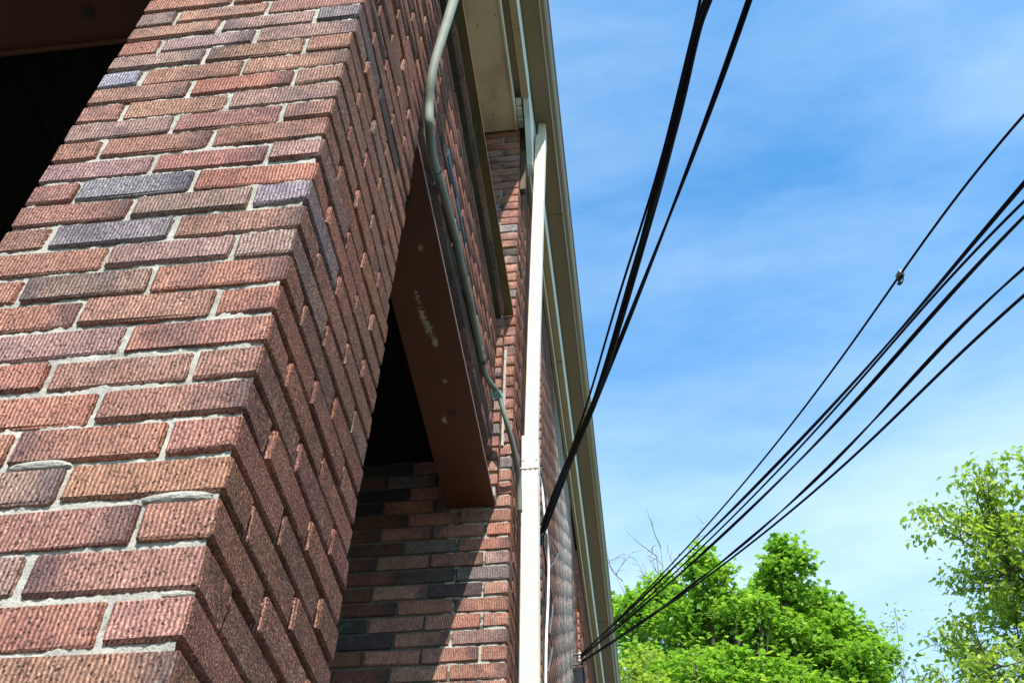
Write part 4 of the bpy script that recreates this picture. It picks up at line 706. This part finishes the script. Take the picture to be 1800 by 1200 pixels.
MAPLE = [[2.146, 19.799, 13.559, 0.34, 0.34, 0.715, 0.3], [2.321, 19.58, 13.679, 0.1, 0.1, 0.264, 0.066], [1.858, 19.766, 13.832, 0.074, 0.074, 0.204, 0.066], [2.079, 19.641, 14.043, 0.12, 0.12, 0.351, 0.066], [2.444, 19.737, 13.636, 0.121, 0.121, 0.302, 0.066], [2.121, 19.873, 14.061, 0.11, 0.11, 0.33, 0.066], [1.911, 19.722, 14.024, 0.079, 0.079, 0.197, 0.066], [2.313, 20.587, 12.88, 0.812, 0.812, 0.825, 0.5], [1.578, 20.852, 13.166, 0.27, 0.27, 0.387, 0.11], [2.055, 19.962, 12.961, 0.277, 0.277, 0.424, 0.11], [2.436, 21.29, 13.059, 0.253, 0.253, 0.392, 0.11], [2.135, 19.937, 13.106, 0.242, 0.242, 0.273, 0.11], [1.707, 20.61, 13.241, 0.282, 0.282, 0.433, 0.11], [2.551, 20.975, 13.555, 0.265, 0.265, 0.278, 0.11], [3.965, 19.774, 13.528, 0.441, 0.441, 0.844, 0.4], [4.338, 19.494, 13.746, 0.103, 0.103, 0.213, 0.088], [3.896, 19.454, 14.094, 0.156, 0.156, 0.337, 0.088], [4.096, 19.535, 14.064, 0.136, 0.136, 0.353, 0.088], [3.647, 19.603, 13.784, 0.127, 0.127, 0.316, 0.088], [3.964, 20.12, 13.937, 0.143, 0.143, 0.277, 0.088], [3.88, 20.059, 14.03, 0.116, 0.116, 0.342, 0.088], [3.64, 20.433, 12.926, 0.805, 0.805, 0.818, 0.5], [3.691, 21.007, 13.268, 0.223, 0.223, 0.301, 0.11], [3.423, 20.623, 13.673, 0.283, 0.283, 0.416, 0.11], [3.074, 19.969, 13.021, 0.223, 0.223, 0.262, 0.11], [3.907, 20.487, 13.492, 0.236, 0.236, 0.303, 0.11], [3.553, 20.066, 13.556, 0.183, 0.183, 0.231, 0.11], [3.911, 20.04, 13.421, 0.281, 0.281, 0.311, 0.11], [3.017, 20.113, 11.827, 1.122, 1.122, 0.916, 0.8], [2.648, 19.336, 12.506, 0.321, 0.321, 0.282, 0.176], [3.851, 20.404, 12.132, 0.404, 0.404, 0.436, 0.176], [3.159, 19.118, 12.318, 0.256, 0.256, 0.326, 0.176], [2.487, 19.913, 12.617, 0.299, 0.299, 0.279, 0.176], [3.888, 19.623, 11.999, 0.351, 0.351, 0.35, 0.176], [3.107, 21.049, 12.012, 0.317, 0.317, 0.328, 0.176], [1.462, 20.443, 12.398, 0.774, 0.774, 0.785, 0.5], [1.932, 20.665, 12.854, 0.155, 0.155, 0.23, 0.11], [2.033, 19.986, 12.717, 0.263, 0.263, 0.355, 0.11], [1.98, 20.124, 12.862, 0.238, 0.238, 0.355, 0.11], [2.121, 20.548, 12.801, 0.261, 0.261, 0.367, 0.11], [1.335, 19.698, 12.768, 0.164, 0.164, 0.254, 0.11], [2.042, 20.408, 12.814, 0.266, 0.266, 0.313, 0.11], [0.447, 20.865, 12.863, 0.691, 0.691, 0.725, 0.45], [0.571, 20.466, 13.406, 0.192, 0.192, 0.289, 0.099], [0.382, 20.373, 13.32, 0.186, 0.186, 0.228, 0.099], [0.373, 20.254, 13.196, 0.157, 0.157, 0.254, 0.099], [0.362, 20.926, 13.527, 0.184, 0.184, 0.279, 0.099], [-0.079, 20.801, 13.316, 0.177, 0.177, 0.25, 0.099], [0.201, 20.847, 13.543, 0.186, 0.186, 0.217, 0.099], [0.139, 21.462, 13.8, 0.472, 0.472, 0.584, 0.25], [0.132, 21.869, 13.946, 0.112, 0.112, 0.155, 0.055], [-0.109, 21.834, 13.881, 0.161, 0.161, 0.295, 0.055], [0.307, 21.756, 14.072, 0.137, 0.137, 0.22, 0.055], [0.486, 21.708, 13.894, 0.144, 0.144, 0.193, 0.055], [0.064, 21.614, 14.251, 0.134, 0.134, 0.216, 0.055], [0.417, 21.044, 13.945, 0.11, 0.11, 0.177, 0.055], [1.048, 21.558, 13.966, 0.586, 0.586, 0.659, 0.25], [1.433, 21.163, 14.162, 0.186, 0.186, 0.238, 0.055], [0.772, 22.128, 14.06, 0.182, 0.182, 0.233, 0.055], [0.806, 21.638, 14.465, 0.16, 0.16, 0.282, 0.055], [0.602, 21.378, 14.229, 0.205, 0.205, 0.331, 0.055], [1.06, 21.152, 14.457, 0.176, 0.176, 0.216, 0.055], [1.439, 21.241, 14.221, 0.196, 0.196, 0.252, 0.055], [4.206, 20.342, 11.897, 0.751, 0.751, 0.788, 0.5], [3.672, 20.178, 12.284, 0.18, 0.18, 0.218, 0.11], [4.833, 20.541, 12.082, 0.234, 0.234, 0.294, 0.11], [4.428, 20.186, 12.484, 0.238, 0.238, 0.301, 0.11], [3.958, 19.891, 12.475, 0.159, 0.159, 0.216, 0.11], [4.755, 19.956, 12.397, 0.159, 0.159, 0.262, 0.11], [4.361, 20.967, 12.041, 0.221, 0.221, 0.306, 0.11], [5.057, 20.789, 12.696, 0.311, 0.311, 0.571, 0.2], [5.137, 20.826, 13.235, 0.071, 0.071, 0.14, 0.044], [4.937, 20.997, 12.879, 0.068, 0.068, 0.185, 0.044], [5.094, 20.542, 12.952, 0.101, 0.101, 0.207, 0.044], [5.349, 20.858, 12.78, 0.089, 0.089, 0.258, 0.044], [4.988, 21.066, 12.974, 0.092, 0.092, 0.232, 0.044], [4.796, 20.83, 12.907, 0.075, 0.075, 0.161, 0.044], [4.586, 20.068, 11.172, 0.726, 0.726, 0.762, 0.45], [4.303, 19.839, 11.718, 0.228, 0.228, 0.288, 0.099], [4.116, 20.014, 11.673, 0.163, 0.163, 0.23, 0.099], [5.064, 20.396, 11.46, 0.24, 0.24, 0.349, 0.099], [4.924, 20.55, 11.659, 0.159, 0.159, 0.204, 0.099], [4.05, 20.253, 11.454, 0.151, 0.151, 0.239, 0.099], [5.121, 19.568, 11.361, 0.231, 0.231, 0.299, 0.099], [1.89, 19.617, 10.664, 1.188, 1.188, 0.873, 0.8], [1.975, 19.838, 11.423, 0.35, 0.35, 0.397, 0.176], [0.927, 19.106, 10.788, 0.245, 0.245, 0.267, 0.176], [1.319, 20.044, 11.306, 0.392, 0.392, 0.34, 0.176], [2.455, 19.26, 11.147, 0.388, 0.388, 0.307, 0.176], [1.866, 20.489, 11.09, 0.245, 0.245, 0.256, 0.176], [2.686, 20.65, 10.776, 0.288, 0.288, 0.218, 0.176], [3.331, 19.467, 10.259, 1.158, 1.158, 0.851, 0.75], [4.074, 20.115, 10.712, 0.284, 0.284, 0.223, 0.165], [4.539, 19.42, 10.352, 0.392, 0.392, 0.353, 0.165], [2.816, 19.844, 10.774, 0.329, 0.329, 0.257, 0.165], [3.849, 20.105, 10.838, 0.253, 0.253, 0.27, 0.165], [2.181, 19.187, 10.406, 0.306, 0.306, 0.331, 0.165], [4.237, 20.171, 10.551, 0.275, 0.275, 0.316, 0.165], [0.475, 20.065, 10.981, 0.857, 0.857, 0.771, 0.5], [-0.199, 20.538, 11.084, 0.291, 0.291, 0.317, 0.11], [0.614, 20.774, 11.1, 0.242, 0.242, 0.242, 0.11], [0.852, 20.048, 11.502, 0.222, 0.222, 0.275, 0.11], [0.37, 20.418, 11.492, 0.197, 0.197, 0.228, 0.11], [0.431, 19.59, 11.658, 0.177, 0.177, 0.208, 0.11], [0.628, 20.426, 11.611, 0.175, 0.175, 0.164, 0.11], [2.112, 20.604, 8.717, 2.289, 2.289, 2.283, 1.3], [2.069, 18.975, 10.141, 0.731, 0.731, 1.073, 0.286], [2.495, 21.73, 10.653, 0.77, 0.77, 1.039, 0.286], [2.524, 18.616, 9.504, 0.53, 0.53, 0.733, 0.286], [1.572, 18.681, 10.127, 0.752, 0.752, 1.126, 0.286], [1.182, 20.533, 10.247, 0.709, 0.709, 1.024, 0.286], [2.915, 19.09, 10.183, 0.652, 0.652, 0.74, 0.286], [1.24, 21.652, 14.591, 0.341, 0.341, 0.418, 0.12], [1.007, 21.708, 14.835, 0.077, 0.077, 0.098, 0.028], [1.352, 21.559, 14.909, 0.108, 0.108, 0.148, 0.028], [1.11, 21.767, 14.951, 0.093, 0.093, 0.17, 0.028], [1.454, 21.468, 14.812, 0.077, 0.077, 0.097, 0.028], [1.381, 21.801, 14.801, 0.078, 0.078, 0.12, 0.028], [1.51, 21.593, 14.783, 0.073, 0.073, 0.125, 0.028], [2.964, 20.723, 13.078, 0.527, 0.527, 0.554, 0.3], [2.706, 21.09, 13.203, 0.107, 0.107, 0.131, 0.066], [3.109, 20.352, 13.338, 0.112, 0.112, 0.129, 0.066], [3.34, 20.915, 13.242, 0.179, 0.179, 0.19, 0.066], [2.554, 20.854, 13.218, 0.148, 0.148, 0.212, 0.066], [2.832, 20.368, 13.325, 0.114, 0.114, 0.179, 0.066], [3.04, 20.568, 13.502, 0.178, 0.178, 0.193, 0.066], [4.638, 20.567, 13.102, 0.339, 0.339, 0.466, 0.17], [4.725, 20.329, 13.321, 0.078, 0.078, 0.163, 0.038], [4.544, 20.662, 13.475, 0.108, 0.108, 0.232, 0.038], [4.338, 20.536, 13.209, 0.095, 0.095, 0.155, 0.038], [4.93, 20.56, 13.277, 0.115, 0.115, 0.251, 0.038], [4.522, 20.718, 13.506, 0.113, 0.113, 0.216, 0.038], [4.424, 20.791, 13.178, 0.072, 0.072, 0.153, 0.038], [5.46, 20.495, 11.711, 0.422, 0.422, 0.652, 0.25], [5.874, 20.526, 11.848, 0.118, 0.118, 0.24, 0.055], [5.481, 20.094, 11.843, 0.125, 0.125, 0.202, 0.055], [5.099, 20.589, 12.029, 0.112, 0.112, 0.236, 0.055], [5.893, 20.481, 11.822, 0.129, 0.129, 0.215, 0.055], [5.416, 20.616, 12.321, 0.104, 0.104, 0.187, 0.055], [5.533, 20.547, 12.345, 0.133, 0.133, 0.278, 0.055], [4.883, 20.212, 10.844, 0.6, 0.6, 0.63, 0.35], [4.878, 19.789, 11.273, 0.153, 0.153, 0.172, 0.077], [4.812, 20.317, 11.351, 0.127, 0.127, 0.195, 0.077], [4.936, 19.8, 11.193, 0.129, 0.129, 0.207, 0.077], [4.649, 20.478, 11.351, 0.196, 0.196, 0.213, 0.077], [4.643, 20.744, 11.027, 0.195, 0.195, 0.311, 0.077], [5.277, 19.738, 10.911, 0.143, 0.143, 0.151, 0.077]]
tree('maple_tree', 'full bright green maple filling the bottom of the sky beside the gutter', (2.6, 21.5, GZ), MAPLE, 140, .15, 16, .145, M_LEAF1, 40, .28)
tree('leafy_tree', 'sparse young tree with small pale leaves between the maple and the tall right tree', (7.2, 24.5, GZ), [[6.452, 23.342, 13.882, 0.642, 0.642, 0.674, 0.8], [5.944, 23.461, 13.114, 0.772, 0.772, 0.663, 1.0], [6.812, 23.251, 12.871, 0.484, 0.484, 0.508, 0.5], [7.001, 23.2, 14.497, 0.318, 0.318, 0.273, 0.25], [6.206, 23.401, 11.949, 1.083, 1.083, 0.853, 1.0]], 34, .16, 9, .12, M_LEAF2, 60, .035, LEAF2 * np.array([1.5, 1, 1]), LT2, None, .007)
tree('shrubby_tree', 'yellow green tree low beside the gutter, in front of the maple', (-.2, 18.5, GZ), [[0.338, 17.665, 10.023, 0.286, 0.286, 0.277, 0.4], [0.682, 17.664, 9.531, 0.539, 0.539, 0.407, 0.8], [0.559, 17.865, 10.596, 0.158, 0.158, 0.142, 0.12]], 90, .13, 12, .10, M_LEAF2, 70, .12, LEAF, LT, None, .02)

# tall open tree at the right edge, branches showing through
def open_tree(name, label, base, crown, seed, size):
    root = empty(name, base); tag(root, label, 'tree'); rg = np.random.default_rng(seed); segs = []; tips = []
    b = np.array(base, float); top = np.array(crown['top'])
    tr = smooth_path([b, b + (top - b) * .4 + [.3, 0, 0], b + (top - b) * .75 + [-.2, 0, 0], top], 8); segs.append((tr, np.linspace(.26, .05, len(tr))))
    def grow(p, d, ln, r, lev):
        n = 5; pts = [p]; dd = d.copy()
        for i in range(n):
            dd = dd + rg.normal(size=3) * .16 + np.array([0, 0, .05 if lev < 2 else -.03]); dd /= np.linalg.norm(dd); pts.append(pts[-1] + dd * ln / n)
        pts = np.array(pts); segs.append((pts, np.linspace(r, r * .45, n + 1)))
        if lev >= 2:
            tips.append(pts[-1]); tips.append(pts[3]); return
        for i in range(2 if lev == 0 else 1, n + 1):
            for _ in range(3 if lev < 1 else 2):
                q = rg.normal(size=3); q -= dd * (q @ dd); q /= np.linalg.norm(q); nd = dd * .62 + q * .75 + np.array([0, 0, .12]); nd /= np.linalg.norm(nd)
                grow(pts[i], nd, min(ln * rg.uniform(.30, .45), (1.5, .7, .5)[lev]), r * .45, lev + 1)
    for (ex, ey, ez, t) in crown['limbs']:
        s = tr[int(t * (len(tr) - 1))]; e = np.array([ex, ey, ez]); d = e - s; L = np.linalg.norm(d); grow(s, d / L, L * .97, .045, 0)
    v, f = branch_mesh(segs); local(link('trunk', mesh('trunk', v, f, True), None, M_BARK), root)
    tips = np.array(tips); tips = tips[rg.random(len(tips)) < crown['fill']]
    pos, dr = [], []
    for c in tips:
        q = rg.integers(12, 26); o = rg.normal(size=(q, 3)) * np.array([.13, .13, .08]); pos.append(c + o); dr.append(o / .2)
    local(leaves('crown', np.concatenate(pos), size, LEAF2 * np.array([1.7, 1, 1]), LT2, None, M_LEAF2, .9, seed + 5, np.concatenate(dr) * .4), root)
    return root
open_tree('tall_tree', 'tall open tree at the right edge with yellow green young leaves and visible branches', (12.2, 20.0, GZ), {"top": [11.73, 17.389, 16.118], "fill": 0.55, "limbs": [[7.506, 17.791, 12.259, 0.62], [7.034, 18.49, 11.21, 0.52], [6.895, 18.01, 9.587, 0.42], [6.954, 17.46, 8.522, 0.36], [7.944, 16.539, 11.794, 0.66], [9.183, 17.627, 13.53, 0.74], [9.158, 16.529, 13.014, 0.78], [7.538, 16.167, 10.184, 0.56], [9.375, 18.64, 12.805, 0.7], [8.367, 19.067, 10.591, 0.48], [7.851, 16.035, 9.509, 0.55], [10.82, 17.345, 14.719, 0.85], [10.391, 19.266, 13.942, 0.72], [8.457, 19.569, 12.644, 0.58], [7.909, 19.774, 11.156, 0.46], [12.274, 16.442, 12.335, 0.7], [11.787, 16.763, 10.075, 0.55], [12.596, 16.219, 14.325, 0.85], [8.12, 17.55, 9.051, 0.44], [6.866, 19.072, 9.581, 0.38]]}, 5, .165)
# bare twigs behind the maple's left side
def bare_tree(name, label, base, tips, seed):
    root = empty(name, base); tag(root, label, 'tree'); rg = np.random.default_rng(seed); segs = []
    hub = np.array([base[0] + .2, base[1], 12.2]); segs.append((np.array([base, (np.array(base) + hub) / 2 + [.15, 0, 0], hub]), np.array([.11, .08, .045])))
    def tw(p, d, ln, r, lev):
        pts = [p]; dd = d.copy()
        for i in range(5): dd = dd + rg.normal(size=3) * (.09, .17, .2)[lev]; dd /= np.linalg.norm(dd); pts.append(pts[-1] + dd * ln / 5)
        pts = np.array(pts); segs.append((pts, np.linspace(r, max(r * .5, .005), 6)))
        if lev < 2:
            for i in (1, 2, 3, 4, 5):
                if rg.random() < .75:
                    q = rg.normal(size=3); q -= dd * (q @ dd); q /= np.linalg.norm(q); nd = dd * .8 + q * .6; nd /= np.linalg.norm(nd); tw(pts[i], nd, min(ln * rg.uniform(.28, .45), .8), r * .55, lev + 1)
    for e in tips:
        d = np.array(e) - hub; L = np.linalg.norm(d); tw(hub, d / L, L * .98, .024, 0)
    v, f = branch_mesh(segs); local(link('trunk', mesh('trunk', v, f, True), None, M_TWIG), root)
bare_tree('bare_tree', 'leafless grey twigs standing above the maple beside the gutter', (.6, 23.5, GZ), [[-0.063, 22.559, 16.275], [0.209, 22.563, 15.985], [0.654, 22.564, 15.865], [1.04, 22.558, 16.568], [1.253, 22.552, 16.735], [1.597, 22.539, 16.327], [1.823, 22.527, 15.58], [0.418, 22.565, 15.702], [0.906, 22.561, 16.209], [1.332, 22.55, 15.898], [0.039, 22.561, 15.635]], 9)
